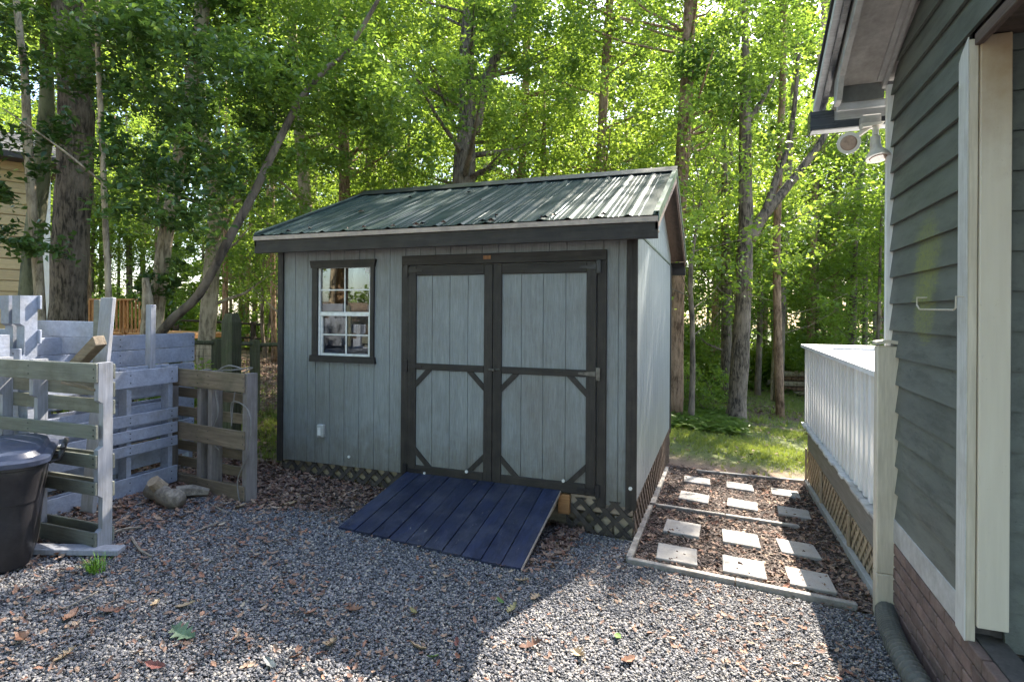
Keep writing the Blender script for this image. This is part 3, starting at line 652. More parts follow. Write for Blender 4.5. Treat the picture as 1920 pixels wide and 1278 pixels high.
edging((-.585, 3.98, 0), (-.595, 5.36, 0), .045, 'timber edging along the shed beside the near stones')
edging((-.56, 5.42, 0), (.66, 5.52, 0), .04, 'faded timber edging crossing the middle of the path')
edging((-.585, 5.42, 0), (-.60, 7.10, 0), .05, 'timber edging along the shed beside the far stones')
edging((-.26, 7.18, 0), (.95, 7.50, 0), .04, 'timber edging at the lawn end of the path')

# ------------------------------------------------------------------ the deck with railing
HX = .985
deck = thing('porch_deck', 'white railed raised deck with beige lattice skirt', 'deck', (1.5, 5.8, gh(1.5, 5.8)))
DY0, DY1 = 4.02, 7.42
fl = part('deck_floor', MB().box(HX+.03, 4.2, DY0, DY1, .20, .26), M_porch, deck)
part('rim_joist', MB().box(HX-.015, HX+.028, DY0+.02, DY1, -.02, .245, .003), mat('grey_rim_joist_paint', (.20, .20, .19), .6, .12, YG, 3, .5, 8, .003, dirt=(.13, .12, .1), dirt_amt=.4), deck)
part('rim_joist', MB().box(HX+.03, 4.2, DY1, DY1+.04, -.02, .245, .003), M_porch, deck)
rng = random.Random(3)
k = 0; y = DY0+.03
while y < DY1-.02:
    part('deck_board', MB().box(HX-.075-rng.uniform(0, .022), HX+.6, y+.003, min(y+.135, DY1), .262, .286, .004), M_fasc if k < 6 else M_gutter, fl); y += .14; k += 1
RX = HX-.01
cap = part('rail_cap', MB().prism([(RX-.07, DY0-.02), (RX+.10, DY0-.02), (RX+.10, DY1+.12), (RX-.07, DY1+.12)], 'z', 1.155, 1.19), M_whitep, deck)
part('rail_cap', MB().box(RX+.101, 4.2, DY1-.03, DY1+.12, 1.155, 1.19, .003), M_whitep, deck)
part('railing_rail', MB().box(RX+.0, RX+.035, DY0, DY1, 1.05, 1.152, .002), M_whitep, deck)
part('railing_rail', MB().box(RX+.0, RX+.035, DY0, DY1, .34, .42, .002), M_whitep, deck)
y = DY0+.03
while y < DY1+.03:
    post = abs(y-5.13) < .05
    part('baluster', MB().box(RX-.037, RX-.001, y, y+(.09 if post else .062), .292, 1.15, .002), M_balu, deck); y += (.17 if post else .145)
x = RX+.1
while x < 3.4: part('baluster', MB().box(x, x+.04, DY1+.01, DY1+.045, .29, 1.15, .002), M_whitep, deck); x += .12
part('railing_rail', MB().box(RX+.05, 4.2, DY1-.03, DY1+.005, 1.05, 1.152, .002), M_whitep, deck)
part('table_panel', MB().box(RX+.14, 3.2, DY0+.15, DY1-.06, 1.115, 1.14, .004).box(RX+.2, RX+.26, DY0+.3, DY0+.36, .287, 1.115).box(3, 3.06, DY0+.3, DY0+.36, .287, 1.115).box(RX+.2, RX+.26, DY1-.3, DY1-.24, .287, 1.115), M_whitep, deck, label='flat white panel just inside the railing')
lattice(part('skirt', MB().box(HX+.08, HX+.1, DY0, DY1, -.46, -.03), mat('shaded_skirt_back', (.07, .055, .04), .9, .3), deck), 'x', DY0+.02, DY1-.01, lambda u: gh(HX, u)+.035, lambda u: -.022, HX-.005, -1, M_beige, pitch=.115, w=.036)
for yy in (5.05, 6.35, DY1-.03): part('skirt_batten', MB().box(HX-.04, HX-.022, yy, yy+.05, gh(HX, yy)-.02, -.022, .003), M_beige, deck)
part('skirt_board', MB().beam((HX-.035, DY0, gh(HX, DY0)+.03), (HX-.035, DY1, gh(HX, DY1)+.03), .04, .07), M_fasc, deck)
pst = part('newel_post', MB().box(.884, .998, 3.93, 4.01, gh(.94, 3.97)-.02, 0, .006), M_cream, deck)
pst2 = part('newel_post', MB().box(.884, .998, 3.93, 4.01, .002, onY(1660, 640, 3.93).z, .006), M_cream, deck)
part('post_cap', MB().prism([(.878, 0), (.94, .012), (1.0, .0), (1.01, .02), (.94, .03), (.876, .018)], 'y', 3.92, 4.02), M_cream, deck).location.z += onY(1660, 637, 3.93).z - (-.0) - 0.0

# ------------------------------------------------------------------ the house
house = thing('house', 'green grey clapboard house corner with cream corner boards and brick base', 'house', (1.5, 3.6, gh(1.5, 3.6)))
HY0 = 2.897; HY1 = 4.10; EXPO = .160
wall = part('wall', MB().box(HX+.03, HX+.10, HY0+.03, HY1-.02, .20, 3.05).box(HX+.10, 5.0, HY0+.03, HY0+.08, .15, 2.70)
    .prism([(HY1+.0, 2.71), (-1.2, 2.71), (-1.2, 5.05), (HY1, 2.995+.43*.03-.02)], 'x', HX+.03, HX+.08).box(HX+.1, 5, HY1-.07, HY1-.02, .2, 2.9), M_mort, house)
def lap(y0, y1a, y1b, z, h=EXPO, warp=0):   # clapboard on the side wall: thick lower edge
    # polygon rows: bottom proud, top tucked
    V = []
    for (y, dz) in ((y0, warp), (y1a, 0)):
        V += [(HX-.010, y, z+dz), (HX+.006, y, z+dz), (HX+.028, y, z+h+.02+dz), (HX+.012, y, z+h+.02+dz)]
    return MB().add(V, [(0,1,2,3), (4,7,6,5), (0,4,5,1), (1,5,6,2), (2,6,7,3), (3,7,4,0)])
def roofh(y): return 2.995 - .43*(y-4.13)
z = .33; i = 0; CBY = HY0 + (onX(1812, 600, HX).y - HY0) * 0
ycor = onX(1796, 600, HX-.02).y
rng = random.Random(9)
while z < 2.66:
    part('siding_board', lap(ycor+.002, HY1-.035, 0, z, warp=rng.uniform(-.012, .012) if z < 1.4 else 0), M_house, wall); z += EXPO; i += 1
ztop0 = z
while z < 4.9:
    y1 = min(HY1-.03, 4.13 - (z+EXPO*.5-2.995)/.43)
    y1b = min(HY1-.03, 4.13 - (z+EXPO-2.995)/.43)
    V = []
    y0_ = -1.0
    V = [(HX-.010, y0_, z), (HX+.006, y0_, z), (HX+.028, y0_, z+EXPO+.02), (HX+.012, y0_, z+EXPO+.02), (HX-.010, min(HY1-.03, 4.13-(z-2.97)/.43), z), (HX+.006, min(HY1-.03, 4.13-(z-2.97)/.43), z), (HX+.028, y1b, z+EXPO+.02), (HX+.012, y1b, z+EXPO+.02)]
    if y1b > y0_: part('siding_board', MB().add(V, [(0,1,2,3), (4,7,6,5), (0,4,5,1), (1,5,6,2), (2,6,7,3), (3,7,4,0)]), M_house, wall)
    z += EXPO
# front facing wall boards right of the corner boards
xB1 = onY(1888, 700, HY0).x
z = .16
while z < 2.68:
    V = []
    for xx in (xB1, 5.0): V += [(xx, HY0-.010, z), (xx, HY0+.006, z), (xx, HY0+.028, z+EXPO*1.03+.02), (xx, HY0+.012, z+EXPO*1.03+.02)]
    part('siding_board', MB().add(V, [(0,1,2,3), (4,7,6,5), (0,4,5,1), (1,5,6,2), (2,6,7,3), (3,7,4,0)]), M_house, wall); z += EXPO*1.03
# corner boards
xa = HX-.022; xA = onY(1834, 700, HY0-.03).x
zb_ = onY(1822, 1190, HY0-.03).z
yc0 = HY0-.03
part('corner_board', MB().prism([(yc0, zb_), (ycor, onX(1793, 1153, xa).z), (ycor, 2.63), (ycor-.03, 2.66), (yc0, 2.70)], 'x', xa, xa+.004), mat('grey_white_board_edge', (.6, .6, .57), .6, .06, VG, 3, .3, 9, .002, dirt=(.3, .27, .22), dirt_amt=.4, dirt_scale=4), house)
part('corner_board', MB().box(xa+.0045, xA-.001, yc0, yc0+.022, zb_, 2.69, .003), M_cream, house)
part('corner_board', MB().box(xA+.002, xB1, yc0-.012, yc0+.022, onY(1860, 1166, HY0-.03).z, 2.695, .003), M_stain, house, label='wider cream corner board with brown stain at its top')
part('corner_board', MB().box(HX-.03, HX+.03, HY1-.034, HY1-.0, .2, 2.96, .004), M_whitep, house)
part('skirt_board', MB().box(HX-.014, HX+.02, yc0+.03, HY1-.036, .20, .338, .003), M_fasc, house)
part('cedar_strip', MB().box(HX+.03, HX+.07, HY1-.02, HY1+.03, gh(HX, HY1), .30), M_orangev, house)
hk = [onX(px_, py_, HX-.05) for px_, py_ in ((1719, 548), (1719, 562), (1724, 570), (1760, 570), (1788, 570), (1792, 566), (1792, 545))]
part('wall_hook', MB().tube([(HX, hk[0].y, hk[0].z)] + hk + [(HX, hk[-1].y, hk[-1].z)], .004, 6), M_cream, house)
# porch ceiling, floor, foundation
part('porch_ceiling', MB().box(HX+.03, 5, -1.2, HY0+.03, 2.70, 2.73), mat('brown_porch_ceiling', (.085, .06, .045), .7, .3, XG, 3, .4, 8, .003), house)
part('porch_trim', MB().box(HX+.0, HX+.029, -1.2, HY0-.03, 2.66, 2.71, .003), M_soff, house)
part('porch_floor', MB().box(HX+.13, 5, -.6, HY0+.02, .085, .135), M_porch, house)
fnd = part('foundation', MB().box(HX+.03, HX+.13, -.6, HY1+.0, -.5, .195).box(HX+.13, 5, -.6, -.5, -.3, .08), M_mort, house)
bl, bh = .195, .062; rng = random.Random(21); brick_mes = []
def brickmesh(l, k):
    mb = MB(); j = random.Random(k); mb.box(-.045, 0, -l/2, l/2, -bh/2, bh/2, .004)
    return mb
cache = {}
zc = .195 - bh/2 - .003; row = 0
while zc > -.42:
    y = HY1 - .01 - (bl/2 if row % 2 else 0); y += 0
    while y > .9:
        y0b = y - bl + .009
        if gh(HX, y) < zc + bh/2 + .03:
            b = part('brick', brickmesh(bl-.009, 0).__class__().box(HX-.012-rng.uniform(0, .004), HX+.029, max(y0b, .8), y, zc-bh/2, zc+bh/2, .004), M_brick, fnd)
            key = 'b'
            if key in cache and abs((y - y0b) - (bl-.009)) < 1e-6: 
                old = b.data; b.data = cache[key]; bpy.data.meshes.remove(old)
            elif abs((y - y0b) - (bl-.009)) < 1e-6: cache[key] = b.data
        y -= bl
    zc -= bh + .010; row += 1
# eaves: rake soffit, fascia, gutter, roof
def rk(y): return roofh(y)
R1 = .70
part('soffit', MB().prism([(4.12, rk(4.12)), (-1.2, rk(-1.2)), (-1.2, rk(-1.2)+.02), (4.12, rk(4.12)+.02)], 'x', R1, HX+.02), M_soffw, house)
part('frieze_board', MB().prism([(4.12, rk(4.12)-.045), (-1.2, rk(-1.2)-.045), (-1.2, rk(-1.2)-.002), (4.12, rk(4.12)-.002)], 'x', HX-.045, HX-.022), M_fasc, house)
part('frieze_board', MB().prism([(4.09, rk(4.09)-.018), (-1.2, rk(-1.2)-.018), (-1.2, rk(-1.2)-.002), (4.09, rk(4.09)-.002)], 'x', HX-.075, HX-.046), M_fasc, house)
yk = onX(1577, 200, R1-.005).y
part('rake_board', MB().prism([(yk, rk(yk)-.10), (-1.2, rk(-1.2)-.10), (-1.2, rk(-1.2)+.06), (yk+.16, rk(yk+.16)+.06), (yk+.17, rk(yk)-.23), (yk+.08, rk(yk)-.22)], 'x', R1-.03, R1), M_fasc, house)
part('rake_trim', MB().prism([(4.40, rk(4.40)-.02), (-1.2, rk(-1.2)-.02), (-1.2, rk(-1.2)+.085), (4.40, rk(4.40)+.085)], 'x', R1-.075, R1-.045), M_gut2, house)
part('rake_trim', MB().prism([(4.36, rk(4.36)+.02), (-1.2, rk(-1.2)+.02), (-1.2, rk(-1.2)+.075), (4.36, rk(4.36)+.075)], 'x', R1-.11, R1-.0755), M_gutter, house)
part('eave_panel', MB().box(R1+.0, HX-.03, 4.125, 4.14, 2.90, 3.06), mat('grey_eave_panel', (.17, .175, .165), .7, .12), house)
part('eave_strip', MB().box(R1-.0, HX+.0, 4.145, 4.17, 2.855, 2.905, .003), M_gutter, house)
ZG = 2.775
gut = part('gutter', MB().prism([(4.26, ZG+.115), (4.26, ZG+.02), (4.275, ZG), (4.36, ZG), (4.385, ZG+.04), (4.39, ZG+.12), (4.38, ZG+.12), (4.375, ZG+.045), (4.355, ZG+.01), (4.28, ZG+.01), (4.268, ZG+.025), (4.268, ZG+.115)], 'x', .57, 5), M_gutter, house)
part('gutter_end', MB().box(.560, .5695, 4.255, 4.395, ZG-.004, ZG+.13), M_gut2, gut)
part('gutter_face', MB().box(.562, .70, 4.245, 4.2585, ZG+.0, ZG+.12).box(.70, 5, 4.2505, 4.2585, ZG+.0, ZG+.05), M_gut2, gut)
part('roof', MB().prism([(4.33, rk(4.33)+.10), (-1.2, rk(-1.2)+.10), (-1.2, rk(-1.2)+.125), (4.33, rk(4.33)+.125)], 'x', R1-.12, 7)
     .prism([(-1.2, rk(-1.2)+.10), (-7, rk(-1.2)+.10-.43*5.8), (-7, rk(-1.2)+.125-.43*5.8), (-1.2, rk(-1.2)+.125)], 'x', R1-.12, 7), M_shing, house)
# flood light
lm = onY(1625, 222, 4.2)
fl_ = thing('flood_light', 'twin head white flood light under the house gutter', 'light', (lm.x, 4.2, lm.z))
part('mounting_box', MB().box(lm.x-.05, lm.x+.06, 4.16, 4.24, lm.z-.02, lm.z+.045, .008), M_fasc, fl_)
part('mounting_plate', MB().prism([(lm.x-.05, lm.z-.045), (lm.x+.06, lm.z-.035), (lm.x+.07, lm.z-.02), (lm.x-.06, lm.z-.02)], 'y', 4.12, 4.20), M_lamp, fl_)
hc = onY(1587, 260, 4.05)
d = (Vector((0, 0, ZC+.6)) - hc).normalized(); d = Vector((-.25, -1, -.15)).normalized()
hd = part('lamp_head', MB().tube([hc - d*-.0, hc - d*.02, hc - d*.10, hc - d*.15], [.066, .066, .04, .03], 20), M_lamp, fl_); smooth(hd, .6)
part('lamp_face', MB().tube([hc + d*.0005, hc + d*.004], [.047, .04], 20), M_amber, hd)
part('lamp_arm', MB().tube([hc - d*.14, hc - d*.15 + Vector((.03, 0, .05)), (lm.x, 4.17, lm.z-.03)], .016, 8), M_lamp, fl_)
h0 = onY(1633, 240, 4.12); h1 = onY(1637, 262, 4.10); h2 = onY(1643, 283, 4.06)
d2 = (h2 - h1).normalized(); d2 = Vector((.12, -.25, -1)).normalized()
hd2 = part('lamp_head', MB().tube([h1 + Vector((0,0,.05)), h1, h1 + d2*.03, h1 + d2*.085, h1 + d2*.095], [.028, .03, .034, .068, .068], 20), M_lamp, fl_); smooth(hd2, .6)
part('lamp_face', MB().tube([h1 + d2*.0952, h1 + d2*.099], [.05, .045], 20), M_amber, hd2)
part('lamp_arm', MB().tube([h1 + Vector((0, 0, .05)), (lm.x+.03, 4.16, lm.z-.03)], .018, 8), M_lamp, fl_)
# drain pipe
p0 = Vector((HX-.03, 4.02, gh(.95, 4.0)+.05)); p1 = Vector((.90, 3.72, gh(.9, 3.7)+.055)); p2 = Vector((.875, 3.25, gh(.87, 3.2)+.05)); p3 = Vector((.90, 2.3, gh(.9, 2.3)+.05)); p4 = Vector((.85, 1.2, gh(.9, 1.2)+.05))
pts = []; rad = []; ctrl = [p0, p1, p2, p3, p4]
def cat(ctrl, n):
    P = [ctrl[0]*2-ctrl[1]] + list(ctrl) + [ctrl[-1]*2-ctrl[-2]]; out = []
    for i in range(1, len(P)-2):
        for k in range(n):
            t = k/n; out.append(.5*((2*P[i]) + (P[i+1]-P[i-1])*t + (2*P[i-1]-5*P[i]+4*P[i+1]-P[i+2])*t*t + (3*P[i]-P[i-1]-3*P[i+1]+P[i+2])*t**3))
    return out + [P[-2]]
pts = cat([Vector(c) for c in ctrl], 60)
rad = [.058 if (i//2) % 2 else .045 for i in range(len(pts))]
o = solo('drain_pipe', MB().tube(pts, rad, 16), M_pipe, 'grey corrugated drain pipe lying along the brick foundation', 'pipe')
# ------------------------------------------------------------------ far-left neighbour bits
nb = at(92, 500, 15.0); na_ = math.atan2(nb.x, nb.y)
nh = thing('neighbour_house', 'cream sided house corner partly hidden by trees', 'house', (nb.x, nb.y, gh(nb.x, nb.y)), rz=-na_ + .12)
ez1 = at(92, 325, 15).z - gh(nb.x, nb.y)
nw = part('wall', MB().box(-7, -.25, 0, 4, -.4, ez1), M_ncream, nh, local=True)
zz = 0
while zz < ez1-.1: part('siding_board', MB().box(-7, -.25, -.04, -.012, zz+.015, min(zz+.27, ez1), .01), M_ncream, nw, local=True); zz += .28
part('corner_board', MB().box(-.25, 0, -.08, .1, -.4, ez1+.1), M_whitep, nh, local=True)
part('roof', MB().prism([(-.6, ez1), (-.6, ez1+.15), (2, ez1+1.2), (4.6, ez1+.15), (4.6, ez1)], 'x', -7.3, .3), M_shing, nh, local=True)
d0 = at(170, 600, 15.5); d1 = at(292, 600, 15.5); td = at(230, 571, 15.5).z; bd = gh(d0.x, d0.y)+.55
nd = thing('neighbour_deck', 'orange stained wooden deck railing beyond the pallets', 'deck', ((d0.x+d1.x)/2, d0.y, gh(d0.x, d0.y)))
part('rail', MB().beam((d0.x, d0.y, td), (d1.x+.1, d1.y+.04, td), .14, .05), M_orange, nd)
part('rail', MB().beam((d0.x, d0.y, td-.85), (d1.x+.1, d1.y+.04, td-.85), .05, .09), M_orange, nd)
part('platform', MB().box(d0.x-1.5, d1.x+1.0, d0.y+.35, d0.y+2.6, td-1.05, td-.93), M_orange, nd)
for i in range(19):
    q = Vector((d0.x, d0.y, 0)).lerp(Vector((d1.x+.1, d1.y+.04, 0)), i/18)
    part('baluster', MB().box(q.x-.02, q.x+.025, q.y-.045, q.y-.01, td-.9, td-.03), M_orange, nd)
for i in (0, 7, 15):
    q = Vector((d0.x, d0.y, 0)).lerp(Vector((d1.x+.1, d1.y+.04, 0)), i/15)
    part('post', MB().box(q.x-.05, q.x+.05, q.y+.0, q.y+.1, gh(q.x, q.y)-.1, td-.026), M_orange, nd)
# ------------------------------------------------------------------ fences behind
def rail_fence(name, label, a, b, zt, n, wr, posts_h, mats, wire=None, group=None):
    a = Vector(a); b = Vector(b); t = thing(name, label, 'fence', (a.x, a.y, gh(a.x, a.y)), group=group)
    for i in range(n+1):
        q = a.lerp(b, i/n); part('post', MB().box(q.x-wr, q.x+wr, q.y-wr, q.y+wr, gh(q.x, q.y)-.1, gh(q.x, q.y)+posts_h, .01), mats, t)
    for i in range(n):
        q = a.lerp(b, i/n); r = a.lerp(b, (i+1)/n)
        for h in zt: part('rail', MB().tube([(q.x, q.y, gh(q.x, q.y)+h), ((q.x+r.x)/2, (q.y+r.y)/2, gh((q.x+r.x)/2, (q.y+r.y)/2)+h+.02), (r.x, r.y, gh(r.x, r.y)+h+.02)], wr*.55, 6), mats, t)
    if wire:
        mb = MB(); L = (b-a).length; u = (b-a).normalized(); k = int(L/.10)
        for i in range(k+1):
            q = a + u*(i*L/k); mb.tube([(q.x, q.y, gh(q.x, q.y)), (q.x, q.y, gh(q.x, q.y)+wire)], .0025, 3, False)
        h = .05
        while h <= wire:
            mb.tube([(a.x, a.y, gh(a.x, a.y)+h), (b.x, b.y, gh(b.x, b.y)+h)], .0025, 3, False); h += .10
        o = part('wire_mesh', mb, M_wire, t); o['kind'] = 'stuff'
    return t
fa = base(448, 20); fb = base(560, 20.5)
rail_fence('rail_fence', 'distant dark two rail fence at the edge of the woods', base(330, 19.5), base(700, 21), (.55, 1.05), 8, .07, 1.15, M_dkwood)
wa = base(300, 7.6); wb = base(640, 9.0)
rail_fence('wire_fence', 'low wire mesh fence with split rails behind the pallets', base(240, 7.2), base(600, 9.4), (1.02,), 5, .055, 1.1, M_post, wire=.95)
pb = at(434, 594, 6.6); pg = gh(pb.x, pb.y)
poly = [(-.105, -.07), (.105, -.07), (.11, .07), (-.10, .07)]
mbp = MB(); hh = pb.z - pg
V = []
for (z, k) in ((-.1, 1), (hh*.4, .97), (hh*.93, .95), (hh, .62)):
    V += [(pb.x+x*k*.8, pb.y+y*k, pg+z) for x, y in poly]
F = [(0,3,2,1), (12,13,14,15)] + [(j*4+i, j*4+(i+1)%4, (j+1)*4+(i+1)%4, (j+1)*4+i) for j in range(3) for i in range(4)]
mbp.add(V, F); solo('wooden_post', mbp, M_post, 'thick mossy dark wooden post behind the bare pallet', 'post')

# ------------------------------------------------------------------ pallets
def pallet(name, label, loc, rz, w, h, depth, front, back, runners, ms, mr, group=None, tilt=0, notch=None, mb_=None, two_by=.038, slat_t=.016):
    t = thing(name, label, 'pallet', loc, group=group, rot=(tilt, 0, rz))
    rs = random.Random(int(abs(loc[0])*100+h*10))
    for (z0, z1) in front:
        e0, e1 = rs.uniform(-.008, .008), rs.uniform(-.008, .008)
        part('slat', MB().beam((-w/2, -depth/2-slat_t/2, (z0+z1)/2+e0*.4), (w/2-.002, -depth/2-slat_t/2, (z0+z1)/2+e1*.4), slat_t, z1-z0), ms, t, local=True)
    for (z0, z1) in back:
        part('slat', MB().beam((-w/2, depth/2+slat_t/2, (z0+z1)/2+rs.uniform(-.004, .004)), (w/2-.002, depth/2+slat_t/2, (z0+z1)/2+rs.uniform(-.004, .004)), slat_t, z1-z0), mb_ or ms, t, local=True)
    for x in runners:
        for (z0, z1) in front:
            nm_ = MB()
            for zz_ in ((z0*.72+z1*.28), (z0*.28+z1*.72)): nm_.box(x-.004, x+.004, -depth/2-slat_t-.0025, -depth/2-slat_t+.002, zz_-.004, zz_+.004)
            part('nail', nm_, M_black, t, local=True)['kind'] = 'stuff'
        a, b = -depth/2+.0005, depth/2-.0005
        if notch:
            poly = [(b, 0), (b, h), (a, h)]
            for (n0, n1) in sorted(notch, reverse=True):
                poly += [(a, n1+.02), (a+.028, n1), (a+.028, n0), (a, n0-.02)]
            poly += [(a, 0)]
        else: poly = [(a, 0), (b, 0), (b, h), (a, h)]
        part('runner', MB().prism(poly, 'x', x-two_by/2, x+two_by/2), mr, t, local=True)
    return t
PG = 'pallets forming the compost bins'
def zAt(px, py, Y): return onY(px, py, Y).z
# front pallet (facing the camera)
fy = 2.335; fg = gh(-4.0, 2.38); xr_ = onY(182, 860, fy).x
fr = [(zAt(182, b, fy)-fg, zAt(182, a, fy)-fg) for a, b in ((692, 728), (808, 834), (862, 887), (914, 938), (1008, 1040))]
bk = [(zAt(182, b, fy+.1)-fg+.0, zAt(182, a, fy+.1)-fg) for a, b in ((728, 760), (765, 800), (836, 850), (890, 906), (942, 962), (985, 1000))]
wP = 1.02; hP = zAt(196, 689, fy+.05)-fg
pallet('wooden_pallet', 'grey green slatted pallet with pale notched runner beside the trash can', (xr_-wP/2+.02, fy+.048, fg), 0, wP, hP, .088, fr, [(.02, .11), (.30, .39), (.47, .56), (.80, .89), (.91, 1.0), (1.02, 1.11)],
       (-wP/2+.03, -.12, wP/2-.02), M_pgreen, M_pgrey, PG, notch=((.09+.03, .31), (.62, .88)))
# blue side pallet
sx_ = -4.43; sg = gh(sx_, 3.0)
def zX(px, py, X): return onX(px, py, X).z
sl_ = [(zX(215, b, sx_)-sg, zX(215, a, sx_)-sg) for a, b in ((706, 739), (790, 812), (820, 842), (848, 868), (910, 944))]
hS = zX(215, 704, sx_)-sg
pallet('wooden_pallet', 'lavender blue painted pallet standing behind the front pallet of the near bin', (sx_, 3.02, sg), math.pi/2, 1.12, hS, .09, sl_, [(.0, .12), (.16, .28), (.40, .52), (.56, .68), (.74, .86), (.88, 1.0)], (-.54, .14, .50), M_pblue, M_pblue, PG)
# bare wood pallet
p_l = G(322, 902); p_r = G(474, 946); mid = (p_l+p_r)/2; ang = math.atan2(p_r.y-p_l.y, p_r.x-p_l.x); wq = (p_r-p_l).length
gq = min(p_l.z, p_r.z)
topz = at(487, 705, 4.3).z
def zq(px, py, P): 
    Z = (P.x*-sY + P.y*cY); return at(px, py, Z).z - gq
frq = [(zq(474, b, p_r), zq(474, a, p_r)) for a, b in ((706, 741), (812, 846), (915, 945))]
hq = zq(480, 706, p_r)
bkq = [(hq*k, hq*k+.085) for k in (.01, .15, .29, .43, .58, .74, .90)]
t = pallet('wooden_pallet', 'weathered bare wood pallet with a grey cord hung over it', (mid.x, mid.y, gq), ang, wq, hq, .10, frq, bkq, (-wq/2+.02, -.05, .09, wq/2-.01), M_pwood, M_pwoodv, PG, two_by=.05)
# upper blue pallet wall behind the near bin
ub = gh(-4.8, 3.2)
zt1 = at(240, 640, 4.6).z - ub
pallet('wooden_pallet', 'tall blue board pallet rising above the near bin, thin stake at its side', (-4.82, 3.35, ub), math.pi/2, 1.45, zt1, .09, [(zt1-.13, zt1), (zt1-.27, zt1-.135), (zt1-.41, zt1-.285), (zt1-.56, zt1-.42), (zt1-.72, zt1-.58), (.3, .42), (.1, .22)], [(.4, .5)], (-.7, .0, .7), M_pblue, M_pblue, PG)
y3 = 2.95; g3 = gh(-5.0, 2.95); 
xq0, xq1 = onY(63, 600, y3).x, onY(175, 600, y3).x; z3 = zAt(120, 612, y3)-g3
pallet('wooden_pallet', 'blue painted pallet with wide boards in front of the big oak trunk', ((xq0+xq1)/2+.02, y3, g3), .04, abs(xq1-xq0)+.1, z3, .08, [(z3-.12, z3), (z3-.25, z3-.125), (z3-.44, z3-.33), (z3-.60, z3-.48)], [(z3-.34, z3-.22)], (-.22,), M_pblue, M_pblue, PG)
y4 = 2.62; g4 = gh(-4.9, 2.62); xr4 = onY(62, 600, y4).x; h4 = zAt(40, 566, y4)-g4
pallet('wooden_pallet', 'pale blue upright pallet at the left edge with notched runners', (xr4-.42, y4, g4), .0, .8, h4, .11, [(h4-.50, h4-.38), (h4-.66, h4-.53), (h4-.9, h4-.72)], [(h4-.1, h4), (h4-.35, h4-.25)], (-.36, .2, .33), M_pblue, M_pblue, PG, notch=((h4-.42, h4-.22),), two_by=.09)
y5 = 2.42; g5 = gh(-4.9, y5); x5 = onY(8, 700, y5).x; h5 = zAt(10, 640, y5)-g5
pallet('wooden_pallet', 'dim blue pallet leaning behind the trash can at the far left', (x5-.35, y5-.02, g5), .0, .78, h5, .09, [(h5-.12, h5), (h5-.32, h5-.2), (.1, .22)], [(.5, .6)], (-.3, .34), M_pblue, M_pblue, PG, two_by=.06)
# loose boards
def board(name, label, p, q, w, t, m, up=(0, -1, 0), cat_='board'):
    p = Vector(p); q = Vector(q); mb = MB().beam(p, q, w, t, up=up, c=.004)
    return solo(name, mb, m, label, cat_)
pt = at(203, 568, 4.05); pb_ = at(193, 690, 4.0); pbb = pt + (pb_-pt)*3.6
pbb.z = max(pbb.z, gh(pbb.x, pbb.y))
board('loose_plank', 'wide pale plank standing upright behind the front pallet', pb_ + (pb_-pt)*2.2, pt, .125, .03, M_pgrey)
board('loose_plank', 'narrow greenish plank upright beside the wide pale plank', at(183, 700, 4.25), at(184, 572, 4.25), .06, .03, M_pgreen)
board('loose_plank', 'dark brown square timber leaning across the top of the near bin', at(140, 700, 3.95), at(188, 648, 3.75), .07, .07, M_pwood)
board('wooden_stake', 'thin pale stake rising from the far side of the near bin', at(283, 720, 4.75), at(283, 580, 4.75), .06, .05, M_pgrey, cat_='stake')
a_, b_ = G(48, 1050), G(234, 1050)
board('loose_plank', 'grey plank lying on the ground along the front pallet', a_ + Vector((0, 0, .03)), b_ + Vector((0, 0, .03)), .09, .035, M_pgrey, up=(0, 0, 1))
board('loose_plank', 'thin warped slat hanging under the top slat of the front pallet', at(118, 727, 3.5), at(182, 741, 3.42), .018, .02, M_pwood)

# cord over the bare pallet
def pc(px, py, d=-.07): 
    P = p_l.lerp(p_r, max(0, min(1, (px-322)/(474-322)))); Z = (P.x*-sY + P.y*cY) + d; return at(px, py, Z)
ctl = [pc(404, 718), pc(418, 706), pc(432, 696), pc(410, 700), pc(403, 740), pc(408, 790), pc(402, 820), pc(405, 845), pc(420, 850)]
crd = solo('extension_cord', MB().tube(cat([pc(398, 716), pc(410, 702), pc(430, 692), pc(455, 698), pc(440, 700), pc(408, 705), pc(406, 740), pc(412, 780), pc(402, 815), pc(406, 840), pc(414, 850)], 6), .006, 6)
   .tube(cat([pc(455, 698), pc(475, 696), pc(450, 712), pc(440, 760), pc(437, 805)], 6), .005, 6)
   .tube(cat([pc(437, 805), pc(438, 760, -.08), pc(470, 780, -.1), pc(470, 850, -.1), pc(450, 905, -.1), pc(455, 955, -.12)], 8), .005, 6)
   .beam(pc(394, 722), pc(401, 713), .028, .02), M_cord, 'grey extension cord draped over the bare wood pallet', 'cord')

# ------------------------------------------------------------------ trash can
tc_ = Vector((-3.95, 1.95, gh(-3.95, 1.95)))
tcan = thing('trash_can', 'dark trash can with blue black lid at the left edge', 'trash can', tc_, rz=.95)
def rrect(hx, hy, r, n=6):
    P = []
    for cx, cy, a0 in ((hx-r, hy-r, 0), (-hx+r, hy-r, 90), (-hx+r, -hy+r, 180), (hx-r, -hy+r, 270)):
        for k in range(n+1):
            a = math.radians(a0+90*k/n); P.append((cx+r*math.cos(a), cy+r*math.sin(a)))
    return P
def loft(levels):
    V = []; F = []; n = None
    for (hx, hy, r, z) in levels:
        P = rrect(hx*1.12, hy*1.12, r*1.12); n = len(P); V += [(x, y, z) for x, y in P]
    for j in range(len(levels)-1): F += [(j*n+i, j*n+(i+1) % n, (j+1)*n+(i+1) % n, (j+1)*n+i) for i in range(n)]
    F += [tuple(range(n))[::-1], tuple(range((len(levels)-1)*n, len(levels)*n))]
    return MB().add(V, F)
TB = .60
